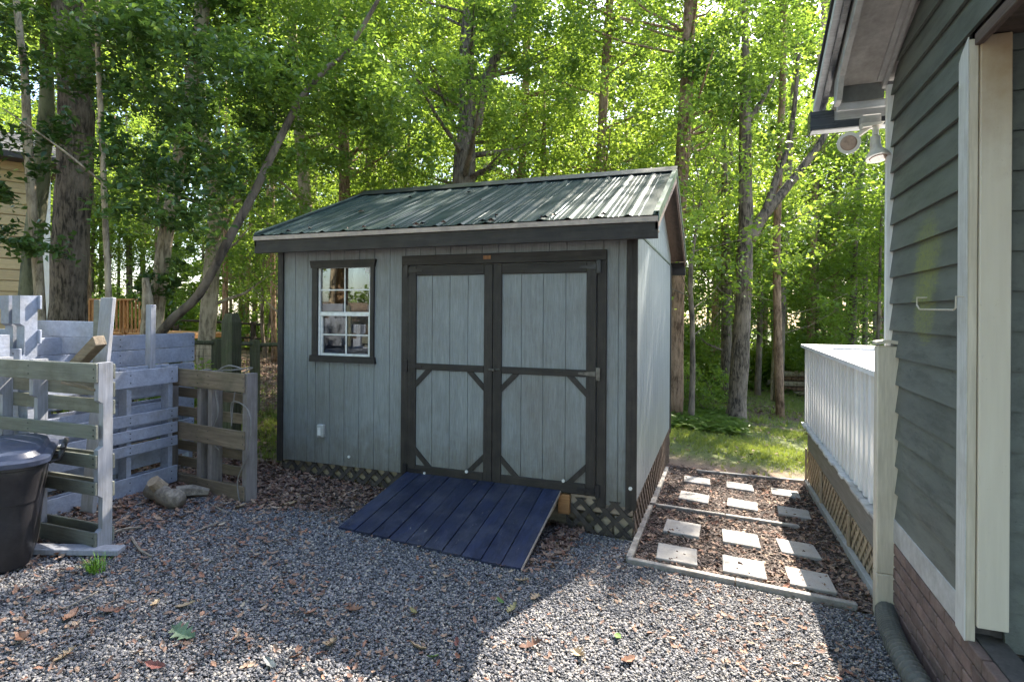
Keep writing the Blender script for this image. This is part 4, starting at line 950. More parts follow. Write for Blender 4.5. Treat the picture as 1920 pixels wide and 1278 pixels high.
o = part('bin_body', loft([(.235, .235, .09, 0), (.242, .242, .09, .02), (.268, .268, .10, .36), (.272, .272, .10, .362), (.285, .285, .10, TB-.10), (.292, .292, .1, TB-.08), (.292, .292, .1, TB-.05), (.30, .30, .1, TB-.045), (.30, .30, .1, TB-.01)]), M_bin, tcan, local=True); smooth(o, .5)
o = part('lid', loft([(.31, .31, .12, TB-.03), (.322, .322, .12, TB-.025), (.322, .322, .12, TB+.0), (.31, .31, .12, TB+.01), (.288, .288, .12, TB+.014), (.275, .275, .12, TB+.04), (.25, .25, .11, TB+.054), (.12, .12, .08, TB+.060)]), M_binlid, tcan, local=True); smooth(o, .45)
part('lid_rib', MB().tube([(.03, -.285, TB+.035), (.03, -.24, TB+.055), (.03, 0, TB+.061), (.03, .24, TB+.055)], .008, 6), M_binlid, o, local=True)
part('lid_rib', MB().tube([(.07, -.285, TB+.035), (.07, -.24, TB+.055), (.07, 0, TB+.061), (.07, .24, TB+.055)], .008, 6), M_binlid, o, local=True)
o = part('handle', MB().tube([(.30, -.1, TB-.02), (.35, -.1, TB-.06), (.39, -.1, TB-.05), (.405, -.1, TB+.02)], .013, 8).tube([(.30, .1, TB-.02), (.35, .1, TB-.06), (.39, .1, TB-.05), (.405, .1, TB+.02)], .013, 8).tube([(.405, -.13, TB+.02), (.405, .13, TB+.02)], .014, 8), M_bin, tcan, local=True); smooth(o)
for xx in (-.12, .0): part('molded_slot', MB().box(xx-.035, xx+.035, -.297, -.288, TB-.085, TB-.03), M_black, tcan, local=True)
part('molded_rib', MB().box(-.20, -.185, -.292, -.262, .05, TB-.12), M_bin, tcan, local=True)
# ------------------------------------------------------------------ logs
rs = random.Random(4)
l0, l1 = G(282, 946), G(345, 962)
t = thing('cut_log', 'rough cut log lying before the bare wood pallet', 'log', ((l0.x+l1.x)/2, (l0.y+l1.y)/2, l0.z))
pp = [l0.lerp(l1, k/6) + Vector((0, .02*math.sin(k), .075)) for k in range(7)]
o = part('log_body', MB().tube(pp, [.055, .064, .06, .068, .062, .066, .06], 14, True, .14, rs), M_log, t); smooth(o)
part('cut_stub', MB().tube([pp[2]+Vector((0, 0, .03)), pp[2]+Vector((.0, -.07, .11))], [.055, .045], 10, True, .08, rs), M_logend, t)
o = solo('split_log', MB().tube([G(335, 943)+Vector((0, 0, .05)), G(365, 940)+Vector((0, 0, .06)), G(396, 938)+Vector((0, 0, .04))], [.045, .05, .03], 6, True, .15, rs), M_log, 'flatter split log behind the cut log', 'log')

# ------------------------------------------------------------------ vegetation
def leafmesh(name, C, L, m, seed, flat=.5, aspect=.5, vbase=None):
    """C: (n,3) leaf centres; L: (n,) leaf length."""
    rs = np.random.RandomState(seed); n = len(C)
    d = rs.randn(n, 3); d[:, 2] *= .5; d[:, 2] -= .25; d /= np.linalg.norm(d, axis=1)[:, None]
    nn = rs.randn(n, 3) * flat; nn[:, 2] += 1; s = np.cross(d, nn); s /= np.linalg.norm(s, axis=1)[:, None] + 1e-9
    up = np.cross(s, d)
    L = L[:, None]; w = aspect * L * rs.uniform(.8, 1.2, (n, 1))
    a = C - d*L*.5; b = C + s*w*.5 - d*L*.05 + up*L*.12; c = C + d*L*.5; e = C - s*w*.5 - d*L*.05 + up*L*.12
    V = np.stack([a, b, c, e], 1).reshape(-1, 3)
    me = bpy.data.meshes.new(name); me.vertices.add(4*n); me.vertices.foreach_set('co', V.ravel().astype(np.float32))
    idx = np.arange(n)[:, None]*4; tri = np.concatenate([idx+[0, 1, 2], idx+[0, 2, 3]], 1).reshape(-1)
    me.loops.add(6*n); me.loops.foreach_set('vertex_index', tri.astype(np.int32))
    me.polygons.add(2*n); me.polygons.foreach_set('loop_start', (np.arange(2*n)*3).astype(np.int32))
    me.update(calc_edges=True)
    v = rs.uniform(0, .35, n) + (vbase if vbase is not None else rs.uniform(.1, .5, n))
    at_ = me.attributes.new('v', 'FLOAT', 'FACE'); at_.data.foreach_set('value', np.repeat(np.clip(v, 0, 1), 2).astype(np.float32))
    me.materials.append(m); return me
def clumps(cent, rad, per, seed, sq=.8):
    """leaf centres as twig sprays round the clump centres; returns positions and a per-clump tone"""
    rs = np.random.RandomState(seed); out = []; tone = []
    for (c, r, k) in zip(cent, rad, per):
        k = int(k); nt_ = max(3, k//14); tw = rs.randn(nt_, 3)*[1, 1, sq]; tw /= np.linalg.norm(tw, axis=1)[:, None]; tw *= (rs.uniform(.25, 1, (nt_, 1))**.6)*r
        j = rs.randint(0, nt_, k); t = rs.uniform(.35, 1.1, (k, 1))
        p = np.array(c) + tw[j]*t + rs.randn(k, 3)*r*.13
        out.append(p); tone.append(np.full(k, rs.uniform(.05, .6)))
    return np.concatenate(out), np.concatenate(tone)
def ellclumps(n, c, R, rs, hollow=.35):
    u = rs.randn(n, 3); u /= np.linalg.norm(u, axis=1)[:, None]; u *= rs.uniform(hollow, 1, (n, 1))**.6
    return np.array(c) + u*np.array(R)
# shared crown kinds, in the frame of the tree's base
CROWN = []
for k, (h, R, zc_, n, ls) in enumerate([(13, (3.0, 3.0, 4.6), 8.6, 60, .12), (14, (3.3, 3.3, 5.4), 8.0, 66, .12), (12, (2.6, 2.6, 5.4), 7.0, 60, .11), (15, (3.4, 3.4, 5.0), 9.8, 60, .125)]):
    rs = np.random.RandomState(50+k); c = ellclumps(n, (0, 0, zc_), R, rs); r = rs.uniform(.6, 1.15, n)
    P, tn = clumps(c, r, 210*r**1.6, 60+k, .6); L = ls*np.random.RandomState(k).uniform(.7, 1.3, len(P))
    CROWN.append((leafmesh('crown', P, L, L_far, 70+k, vbase=tn), c, r))
UNDER = []
for k, (R, zc_, n, ls) in enumerate([((1.6, 1.6, 2.2), 3.2, 26, .10), ((2.0, 2.0, 2.4), 3.8, 34, .10), ((1.3, 1.3, 2.6), 3.0, 24, .095)]):
    rs = np.random.RandomState(80+k); c = ellclumps(n, (0, 0, zc_), R, rs, .1); r = rs.uniform(.4, .75, n)
    P, tn = clumps(c, r, 200*r**1.3, 90+k, .45); L = ls*np.random.RandomState(k).uniform(.7, 1.3, len(P))
    UNDER.append((leafmesh('crown', P, L, L_far, 95+k, vbase=tn), c, r))
SHRUB = []
for k in range(3):
    rs = np.random.RandomState(110+k); c = ellclumps(9, (0, 0, .5), (.7, .7, .45), rs, .1); r = rs.uniform(.25, .42, 9)
    P, tn = clumps(c, r, 170*np.ones(9), 115+k, .8); L = .075*np.random.RandomState(k).uniform(.7, 1.3, len(P))
    SHRUB.append(leafmesh('foliage', P, L, L_far, 118+k, vbase=tn))
def limbpaths(start, ends, rs, r0):
    mb = MB()
    for e in ends:
        s = Vector(start(e)); e = Vector(e); m_ = s.lerp(e, .5) + Vector((rs.uniform(-.2, .2), rs.uniform(-.2, .2), rs.uniform(0, .3)))
        mb.tube([s, m_, e], [r0*.9, r0*.55, r0*.15], 5, False)
    return mb
def tree(label, path, rads, bark, crown=None, cscale=1, crot=0, custom=None, limbs=(), group=None, name='tree', n=12, twigs=True, seed=1, cat_='tree', cmat=None):
    """path: world points of the trunk; crown: shared (mesh, centres, radii) or custom list"""
    b = Vector(path[0]); t = thing(name, label, cat_, b, group=group); rs = random.Random(seed)
    dc = abs(-b.x*sY + b.y*cY); kx = dc/max(.1, math.hypot(b.x, b.y)) if group is None else 1; rads = [q*kx*.93 for q in rads]; limbs = [(lp, (l_[0]*kx, l_[1]*kx)) for lp, l_ in limbs]
    pp = cat([Vector(p) for p in path], 4); rr = []
    m_ = len(rads); 
    for i in range(len(pp)):
        u = i/(len(pp)-1)*(m_-1); a = int(u); f = u-a; rr.append((rads[a]*(1-f) + rads[min(a+1, m_-1)]*f) * rs.uniform(.96, 1.05))
    mb = MB().tube(pp, rr, n, True, .05, rs)
    for (lp, lr) in limbs:
        q = cat([Vector(p) for p in lp], 4); mb.tube(q, [lr[0] + (lr[1]-lr[0])*i/(len(q)-1) for i in range(len(q))], max(6, n-2), True, .05, rs)
    top = pp[-1]
    if crown is not None:
        me, c, r = crown
        R = Matrix.Rotation(crot, 3, 'Z')
        for i in range(0, len(c), 3 if twigs else 6):
            e = R @ Vector(c[i]) * cscale + b
            k = min(range(len(pp)), key=lambda j: abs(pp[j].z - (e.z - .25*math.hypot(e.x-b.x, e.y-b.y) - .4)))
            s = pp[k]; mid_ = s.lerp(e, .55) + Vector((0, 0, -.12)); r0 = max(.012, rr[k]*.3)
            mb.tube([s, mid_, e], [r0, r0*.6, .008], 4, False)
    o = part('trunk', mb, bark, t); smooth(o)
    if crown is not None:
        co = bpy.data.objects.new('crown', crown[0]); COL.objects.link(co); co.parent = t; co.scale = (cscale,)*3; co.rotation_euler = (0, 0, crot)
    if custom is not None:
        C, rad, per, ls, m2, asp = custom
        per = [p_*.85 for p_ in per]; P, tn = clumps([np.array(c) for c in C], rad, per, seed*7+3, .7)
        L = ls*np.random.RandomState(seed).uniform(.7, 1.3, len(P))
        me = leafmesh('crown', P - np.array(b), L, m2, seed+5, vbase=tn, aspect=asp)
        co = bpy.data.objects.new('crown', me); COL.objects.link(co); co.parent = t
    return t
def pth(Z, *pix, ground=True, Zs=None):
    """trunk path through photo points at depth Z, started on the ground"""
    P = [at(px, py, Z) for px, py in pix]
    if ground:
        g = gh(P[0].x, P[0].y)
        if P[0].z > g + .1:
            d = P[0] - P[1]; d = d / max(.2, -d.z) * (P[0].z - g + .1); q = P[0] + Vector((d.x*.6, d.y*.6, 0)); P = [Vector((q.x, q.y, gh(q.x, q.y) - .1))] + P
        else: P[0].z = g - .1
    return P
def up(P, h, dx=0, dy=0): q = P[-1].copy(); q += Vector((dx, dy, h)); return P + [q]
def rpx(w, Z): return w/2/FPX*Z
def cl(Z, items, jit=.4, seed=0):
    """clump list from photo regions (px, py, radius m, depth offset)"""
    rs = random.Random(seed); return [at(px, py, Z+dz) for px, py, r, dz in items], [r for *_, r, dz in items]
def region(x0, x1, y0, y1, Z0, Z1, n, r0, r1, seed, hole=None):
    rs = random.Random(seed); C = []; R = []
    while len(C) < n:
        px, py = rs.uniform(x0, x1), rs.uniform(y0, y1)
        if hole and hole(px, py): continue
        C.append(at(px, py, rs.uniform(Z0, Z1))); R.append(rs.uniform(r0, r1))
    return C, R
def reg(Z, *a, ls=.1, m=None, asp=.5, dens=260):
    C, R = [], []
    for q in a: c, r = region(*q); C += c; R += r
    return (C, R, [dens*(r/.5)**1.7 for r in R], ls, m or L_mid, asp)
NEAR_HOLE = lambda x, y: False
# --- named near trees, left side
Z = 8.0
P = pth(Z, (128, 620), (132, 450), (138, 300), (135, 150), (118, 60), (105, -60)); P = up(P, 5, -.4)
tree('massive furrowed oak trunk forking near the top left', P, [.34, .32, .30, .29, .28, .20, .18, .1], B_oak, custom=reg(Z, (-150, 260, -260, 60, 7, 10, 26, .5, .9, 2), (60, 330, 60, 200, 7.0, 7.8, 7, .3, .5, 3), ls=.095, m=L_mid), limbs=[([at(140, 150, Z), at(150, 60, Z), at(152, -100, Z)], (.22, .16))], n=18, seed=3)
Z = 7.2
P = pth(Z, (72, 540), (60, 420), (48, 280), (40, 140), (22, 0)); P = up(P, 3, -.3)
tree('slender flaky orange brown trunk left of the big oak', P, [.085, .08, .075, .07, .06, .05, .03], B_pale, custom=reg(Z, (-120, 120, -120, 300, 6.4, 8.0, 24, .3, .55, 12), (-40, 90, 300, 520, 6.2, 7.2, 10, .22, .35, 13), ls=.098, m=L_glossy), seed=5)
Z = 9.2
P = pth(Z, (55, 520), (70, 380), (82, 220), (80, 60)); P = up(P, 4)
tree('greenish grey trunk rising behind the slender orange trunk', P, [.19, .18, .17, .15, .12, .06], B_green, custom=reg(Z, (-160, 200, -200, 60, 8.5, 10.5, 18, .5, .9, 22), ls=.1, m=L_mid), seed=6)
Z = 6.4
P = pth(Z, (203, 560), (195, 420), (186, 250), (178, 120), (176, -20)); P = up(P, 2.5, .2)
tree('thin pale mottled sapling just right of the big oak', P, [.045, .043, .04, .036, .03, .02], B_pale, custom=reg(Z, (190, 420, 20, 420, 5.8, 7.0, 34, .25, .5, 31), (120, 300, -120, 120, 6, 7.4, 14, .3, .5, 33), ls=.098, m=L_glossy, dens=240), seed=7,
     limbs=[([at(186, 350, 6.4), at(110, 290, 6.2), at(0, 215, 6.0)], (.018, .008))])
Z = 8.6
P = pth(Z, (292, 620), (305, 480), (325, 360), (345, 220), (362, 100), (378, -20)); P = up(P, 4, .4)
tree('mottled ivy wrapped trunk between the sapling and the leaning tree', P, [.17, .14, .13, .125, .12, .11, .08], B_pale, custom=reg(Z, (280, 360, 360, 610, 8.2, 8.5, 16, .16, .28, 41), (300, 520, 0, 330, 8, 9.6, 34, .35, .6, 42), (280, 480, -200, 20, 8, 10, 14, .5, .8, 43), ls=.098, m=L_glossy), seed=8)
Z = 11
P = pth(Z, (388, 640), (396, 520), (402, 400), (388, 300), (368, 200)); P = up(P, 5)
tree('pale pinkish trunk crossing behind the leaning tree', P, [.22, .19, .18, .17, .15, .12, .08], B_pale, crown=CROWN[2], cscale=.9, seed=9)
Z = 7.6
P = pth(Z, (306, 628), (372, 560), (430, 450), (470, 375), (518, 272), (560, 190), (610, 130), (655, 85)); P = up(P, 1.6, 1.2)
tree('dark smooth tree leaning steeply right over the shed roof', P, [.085, .08, .076, .072, .068, .062, .05, .04, .025], B_dark, custom=reg(Z, (430, 720, 20, 230, 7.2, 9, 36, .3, .6, 51), (380, 560, 230, 400, 7.2, 8.2, 16, .2, .38, 52), (560, 860, 120, 330, 8, 9.6, 22, .3, .5, 53), (420, 800, -200, 20, 7.5, 10, 20, .5, .8, 54), ls=.09, m=L_mid), seed=10)
P = pth(7.2, (275, 640), (277, 580), (272, 530))
tree('broken grey tree snag with a splintered pale top', P, [.11, .095, .085, .05], B_pale, seed=11, name='tree_stump', cat_='stump')
for (lab, Z, pix, r, bk, cr, cs, sd) in [
  ('brown trunk rising behind the left end of the shed roof', 13, [(575, 620), (572, 420), (562, 300), (548, 160), (540, 0)], 26, B_pale, 2, .85, 12),
  ('short visible brown trunk between two darker ones over the shed', 13.5, [(645, 600), (643, 380), (640, 260), (630, 100)], 24, B_red, 0, .85, 13),
  ('dusky trunk behind the shed where the ridge begins', 15.5, [(690, 600), (690, 380), (694, 200), (690, 20)], 24, B_dark, 1, .9, 14),
  ('slim brown trunk above the middle of the shed ridge', 15, [(972, 640), (974, 340), (980, 180), (984, 0)], 16, B_red, 3, .8, 16),
  ('straight brown trunk above the right part of the shed ridge', 13.5, [(1118, 640), (1122, 320), (1127, 180), (1136, 0)], 20, B_red, 0, .85, 17),
  ('reddish trunk rubbed bare just behind the shed gable', 11.6, [(1266, 775), (1268, 560), (1270, 400), (1278, 250), (1284, 100), (1287, -20)], 30, B_red, 3, .8, 18),
  ('dark sapling standing left of the forked tree', 11.3, [(1298, 775), (1300, 700), (1298, 600), (1294, 500)], 11, B_dark, None, 1, 19),
  ('thin dark trunk with pale foot near the lawn edge', 17, [(1422, 745), (1425, 600), (1425, 480), (1430, 300)], 11, B_dark, None, 1, 21),
  ('crooked pale slender trunk beside the wood pile', 16, [(1451, 745), (1452, 680), (1458, 560), (1465, 450), (1468, 300)], 9, B_pale, None, 1, 22),
  ('reddish straight pine trunk rising over the wood pile', 19, [(1518, 700), (1522, 560), (1524, 420), (1526, 200)], 16, B_red, 2, .9, 23),
  ('tall brown pine trunk just left of the railing', 21, [(1564, 690), (1563, 560), (1567, 400), (1568, 200)], 15, B_red, 0, .9, 24),
  ('brown twin of the trunk above the deck railing corner', 22, [(1545, 690), (1546, 560), (1548, 400)], 9, B_dark, 1, .8, 25),
  ('leaning greenish trunk above the middle of the railing', 18, [(1592, 690), (1594, 600), (1600, 480), (1615, 300)], 9, B_green, None, 1, 26),
  ('straight dark trunk above the deck near the newel post', 20, [(1622, 690), (1622, 560), (1620, 420), (1622, 250)], 11, B_dark, 2, .9, 27),
  ('thin trunk by the house corner seen under the flood light', 16, [(1645, 690), (1648, 560), (1650, 420), (1655, 330)], 7, B_dark, None, 1, 28),
  ('brown trunk seen between the gable and the forked tree', 20, [(1340, 760), (1341, 560), (1340, 400), (1342, 240)], 13, B_red, 1, .9, 29),
  ('shaded trunk close left of the forked tree', 22, [(1366, 740), (1366, 560), (1364, 420), (1368, 200)], 11, B_dark, 3, .8, 30),
  ('left stem of the small dark pair by the far fence', 19, [(497, 668), (492, 620), (491, 560), (490, 535)], 8, B_dark, None, 1, 31),
  ('right stem of the small dark pair by the far fence', 19, [(500, 668), (506, 610), (510, 568), (513, 545)], 6, B_dark, None, 1, 32),
  ('slim reddish trunk behind the far rail fence', 23, [(463, 665), (464, 600), (464, 540), (468, 400)], 8, B_red, 2, .8, 33)]:
    P = pth(Z, *pix)
    if cr is not None: P = up(P, 4.5, .3)
    r = rpx(r, Z); k = len(P)
    rads = [r*1.25, r*1.05] + [r*(1-.5*i/k) for i in range(k-2)]
    if cr is None:
        P = up(P, 1.5, .2); rads.append(r*.2)
        tree(lab, P, rads, bk, crown=UNDER[sd % 3], cscale=rnd.uniform(1.1, 1.5), crot=sd*1.7, n=8, seed=sd)
    else: tree(lab, P, rads, bk, crown=CROWN[cr], cscale=cs, crot=sd*1.3, n=12, seed=sd)
def canopy(cu, n, xr, yr, zr, seed):  # adds high leaf clumps, placed for their shade on roof and ground
    q = random.Random(seed); C, R = list(cu[0]), list(cu[1])
    for i in range(n): C.append(Vector((q.uniform(*xr), q.uniform(*yr), q.uniform(*zr)))); R.append(q.uniform(.6, 1.0))
    return (C, R, [(260*(a/.5)**1.5) for a in R], *cu[3:])
# large centre tree with fork, extra high clumps added to shade the roof
Z = 12.2
P = pth(Z, (866, 640), (866, 340), (872, 210), (868, 100), (872, -20)); P = up(P, 4)
tree('thick grey oak trunk rising behind the shed ridge with a right fork', P, [.32, .27, .255, .19, .16, .13, .07], B_oak, crown=CROWN[1], cscale=.85, crot=1, custom=canopy(reg(Z, (780, 1100, 0, 180, 10.5, 12, 16, .4, .7, 61), ls=.1, m=L_mid), 24, (-4.0, -.9), (11, 15.5), (7.0, 12.5), 1), limbs=[([at(884, 250, Z), at(900, 170, Z), at(932, 85, Z), at(980, -40, Z)], (.15, .07))], n=16, seed=15)
p = Vector((1.3, 14.2, 0)); p.z = gh(p.x, p.y)  # added tree, its high sprays placed to dapple sunlight on the gravel
tree('slim tall tree added behind the forked tree, small high leaf sprays dapple the light', [p + Vector((0, 0, -.1)), p + Vector((-.1, 0, 4)), p + Vector((0, -.2, 9)), p + Vector((-.3, -.5, 13.5))], [.12, .1, .08, .03], B_red,
     custom=canopy(([], [], [], .11, L_mid, .5), 15, (-1.2, 1.5), (10.5, 13.5), (9.6, 13), 9), seed=79)
# tall spreading tree added behind the shed so its high canopy shades the roof
p = Vector((-6.2, 12.6, 0)); p.z = gh(p.x, p.y)
tree('tall broad crowned oak added behind the left half of the shed for roof shade', [p + Vector((0, 0, -.1)), p + Vector((.1, 0, 3)), p + Vector((.3, .1, 7)), p + Vector((.5, 0, 11)), p + Vector((.6, 0, 13))], [.24, .2, .17, .11, .05], B_oak, crown=CROWN[3], cscale=.95, crot=2,
     custom=canopy(([], [], [], .11, L_mid, .5), 26, (-9, -3.6), (10.5, 14.5), (7, 12.5), 4), seed=77)
# forked tree right
Z = 11.7
P = pth(Z, (1382, 792), (1385, 740), (1392, 600), (1396, 450), (1394, 320), (1392, 200), (1390, 60)); P = up(P, 3)
tree('dark grey tree on the lawn edge forking into two right limbs', P, [.27, .215, .19, .175, .16, .14, .12, .08, .04], B_oak,
     custom=reg(Z, (1290, 1480, 60, 250, 10.8, 12.6, 16, .4, .7, 71), (1250, 1540, -160, 60, 10.5, 13, 16, .5, .8, 72), (1420, 1560, 170, 300, 11, 12.4, 5, .25, .4, 73), (1290, 1540, -60, 160, 11, 13.5, 14, .4, .7, 74), ls=.1, m=L_mid),
     limbs=[([at(1404, 445, Z), at(1425, 405, Z), at(1462, 358, Z), at(1500, 308, Z), at(1545, 240, Z), at(1580, 130, Z)], (.14, .05)), ([at(1432, 392, Z), at(1452, 330, Z), at(1472, 270, Z), at(1486, 180, Z), at(1490, 80, Z)], (.09, .035)), ([at(1400, 220, Z), at(1425, 180, Z), at(1450, 130, Z)], (.07, .03))], n=16, seed=20)
# --- background woods: many trees, one group
rs_ = random.Random(77); placed = 0
BG = 'background trees of the woods'
for i in range(135):
    Zb = 14 + 26*(i/135)**.9; px = rs_.uniform(-150, 1760); p = base(px, Zb)
    corridor = (p.x > .6 + (p.y-5)*.28 - 2.2) and (p.x < .6 + (p.y-5)*.28 + 3) and p.y < 17
    if corridor or (px < 560 and Zb < 17): continue
    if (px > 1250 and 16 < Zb < 33 or px < 560 and 16 < Zb < 22) and i % 5 not in (0, 3): continue
    h = rs_.uniform(7, 12); r = rs_.uniform(.06, .14); lean = rs_.uniform(-.6, .6)
    P = [Vector((p.x, p.y, p.z-.1)), Vector((p.x+lean*.2, p.y, p.z+h*.35)), Vector((p.x+lean*.6, p.y, p.z+h*.7)), Vector((p.x+lean, p.y, p.z+h))]
    k = rs_.randint(0, 3); und = i % 5 < 2
    bk_ = rs_.choice([B_red, B_dark, B_oak, B_dark]); lab_ = ('bushy young ' if und else 'tall ') + {B_red: 'reddish', B_dark: 'dark', B_oak: 'grey'}[bk_] + ' tree ' + ('behind the yard' if Zb < 20 else 'in the middle of the woods' if Zb < 30 else 'deep in the woods') + (' left of the shed' if px < 480 else ' above the left roof half' if px < 870 else ' above the right roof half' if px < 1260 else ' left of the forked tree' if px < 1385 else ' over the lawn gap' if px < 1530 else ' over the deck railing')
    tree(lab_, P, [r*1.2, r, r*.7, r*.25], bk_, crown=UNDER[i % 3] if und else CROWN[k], cscale=rs_.uniform(1.2, 1.7) if und else rs_.uniform(.75, 1.0), crot=rs_.uniform(0, 6), group=BG, n=7, twigs=False, seed=200+i)
for i in range(26):
    Zb = rs_.uniform(17, 34); px = rs_.choice([rs_.uniform(1290, 1660), rs_.uniform(380, 540)]); p = base(px, Zb); r = rs_.uniform(.05, .11); h = rs_.uniform(8, 11); lean = rs_.uniform(-.5, .5)
    P = [Vector((p.x, p.y, p.z-.1)), Vector((p.x+lean*.3, p.y, p.z+h*.3)), Vector((p.x+lean*.5, p.y, p.z+h*.7)), Vector((p.x+lean, p.y, p.z+h))]
    tree('slender ' + ('straight' if abs(lean) < .25 else 'leaning') + ' bare stemmed tree ' + ('left of the shed' if px < 600 else 'beside the forked tree' if px < 1420 else 'above the lawn gap' if px < 1530 else 'above the deck') + (' in the middle woods' if Zb < 25 else ' deep in the woods'), P, [r*1.2, r, r*.7, r*.3], rs_.choice([B_red, B_dark]),
         custom=([P[3] + Vector((rs_.uniform(-1.2, 1.2), rs_.uniform(-1.2, 1.2), rs_.uniform(-2.5, .5))) for _ in range(5)], [.7]*5, [300]*5, .12, L_far, .5), group='slender stems in the open woods', n=7, seed=600+i)
# understory shrubs
rs_ = random.Random(99)
def bush(me, loc, s, a, label, group):
    t = thing('shrub', label, 'shrub', loc, rz=a, group=group)
    c = bpy.data.objects.new('foliage', me); COL.objects.link(c); c.parent = t; c.scale = (s, s, s*1.1)
    st = MB(); 
    for k in range(5):
        u = random.Random(k).uniform(-.4, .4); st.tube([(0, 0, -.05), (u*.5, -u*.4, .3*s), (u*s, u*.8*s, .75*s)], [.014, .01, .004], 4, False)
    part('stem', st, B_dark, t, local=True)
for i in range(75):
    Zb = rs_.uniform(13.5, 26); px = rs_.choice([rs_.uniform(1270, 1700), rs_.uniform(1270, 1540), rs_.uniform(100, 560)])
    if px < 600 and Zb < 20: Zb = rs_.uniform(21, 27)
    p = base(px, Zb)
    if 1260 < px and Zb < 19 and i % 4: continue
    if 1400 < px < 1540 and Zb < 18.5: continue
    bush(SHRUB[i % 3], p, rs_.uniform(1.0, 1.4) if i % 2 else rs_.uniform(1.6, 2.2), rs_.uniform(0, 6), ('low ' if i % 2 else 'taller ') + ['round', 'loose', 'pale'][i % 3] + ' leafy shrub ' + ('at the near edge of the woods' if Zb < 17 else 'within the woods' if Zb < 22 else 'far back in the woods') + (' left of the shed' if px < 600 else ' by the forked tree' if px < 1420 else ' above the lawn' if px < 1535 else ' behind the deck'), 'understory shrubs')
for (px, Zb, s, lab) in ((345, 6.9, .8, 'broad leaved shrub growing behind the blue pallets by the snag'), (20, 6.0, 1.0, 'leafy shrub above the far left pallet'), (60, 6.6, .8, 'dark leaved shrub at the foot of the big oak'), (1330, 12.5, .9, 'low leafy shrub left of the forked tree foot'), (1275, 13, 1.0, 'pale leaved shrub beside the reddish trunk')):
    p = base(px, Zb); bush(SHRUB[int(px) % 3], p, s if px > 400 else s*1.0, px, lab, None)
# far wall of woods: one mass
rs = np.random.RandomState(5); n = 900
ang_ = np.concatenate([rs.uniform(-1.15, 1.0, 1500), rs.uniform(1.0, 5.13, 700)]); n = len(ang_); dist = np.concatenate([rs.uniform(38, 52, 1500), rs.uniform(34, 48, 700)]); cam_x = np.sin(ang_)*dist; cam_y = np.cos(ang_)*dist
wx = cam_x*cY - cam_y*sY; wy = cam_x*sY + cam_y*cY; wz = rs.uniform(-1, 27, n)
cc = np.stack([wx, wy, wz+gnp(wx, wy)], 1); rr_ = rs.uniform(1.2, 2.2, n)
P_, tn = clumps(list(cc), rr_, np.concatenate([np.full(1500, 190), np.full(700, 80)]), 6, .8)
me = leafmesh('distant_woods', P_, .43*rs.uniform(.6, 1.3, len(P_)), L_dist, 8, vbase=tn, aspect=.7)
o = bpy.data.objects.new('distant_woods', me); COL.objects.link(o); tag(o, 'mass of far woodland foliage closing the view', 'woods', kind='stuff')
# trees behind the camera (seen mirrored in the window and roof)
for i, (x, y) in enumerate(((-7, -3.5), (-5.5, -8), (-11, -1.5), (-2, -12), (-12, -7), (4, -14), (-8, -12), (-15, -4), (-9.5, -9.5))):
    p = Vector((x, y, gh(x, y))); tree('tall yard tree standing behind the viewpoint', [p, p+Vector((.1, 0, 4)), p+Vector((.3, 0, 9)), p+Vector((.2, .2, 12))], [.28, .22, .15, .05], B_red, crown=CROWN[i % 4], cscale=1.0, crot=i, group='trees behind the viewpoint', seed=400+i, n=8, twigs=False)

for i, (x, y, k) in enumerate(((-8.2, -1.6, 0), (-10.2, -3.4, 1), (-8.0, -4.6, 2), (-12, -6.5, 1), (-6.6, -5.4, 0), (-11.5, -1.2, 2), (-9.2, -6.5, 1))):
    p = Vector((x, y, gh(x, y))); tree('leafy yard sapling standing left behind the viewpoint', [p, p+Vector((.1, 0, 2)), p+Vector((.2, 0, 4.5))], [.09, .07, .03], B_pale, crown=UNDER[k], cscale=1.15, crot=i, group='saplings behind the viewpoint', seed=430+i, n=8, twigs=False)
# wood pile
wp = base(1500, 18.5)
t = thing('wood_pile', 'weathered stack of cut wood at the edge of the woods', 'wood pile', wp)
rs = random.Random(8)
for j in range(5):
    for k in range(4 - j//2):
        y = k*.25 - .4 + (j % 2)*.1; a = rs.uniform(-.15, .15)
        part('log', MB().tube([(-.85+rs.uniform(-.2, .2), y-a, .09+j*.15), (.85+rs.uniform(-.2, .2), y+a, .09+j*.15+rs.uniform(-.04, .04))], rs.uniform(.06, .09), 7, True, .06, rs), B_red if (j+k) % 2 else B_pale, t, local=True)

# ------------------------------------------------------------------ scattered ground cover (uncountable)
def source(name, mb, m):
    me = mb.mesh(name, m); o = bpy.data.objects.new(name, me); return o
def pebble(seed):
    rs = random.Random(seed); phi = (1+5**.5)/2
    V = [Vector(v).normalized() for v in [(-1,phi,0),(1,phi,0),(-1,-phi,0),(1,-phi,0),(0,-1,phi),(0,1,phi),(0,-1,-phi),(0,1,-phi),(phi,0,-1),(phi,0,1),(-phi,0,-1),(-phi,0,1)]]
    F = [(0,11,5),(0,5,1),(0,1,7),(0,7,10),(0,10,11),(1,5,9),(5,11,4),(11,10,2),(10,7,6),(7,1,8),(3,9,4),(3,4,2),(3,2,6),(3,6,8),(3,8,9),(4,9,5),(2,4,11),(6,2,10),(8,6,7),(9,8,1)]
    s = (1, rs.uniform(.5, .9), rs.uniform(.35, .65))
    return MB().add([Vector((v.x*s[0], v.y*s[1], v.z*s[2]))*rs.uniform(.66, 1.18) for v in V], F)
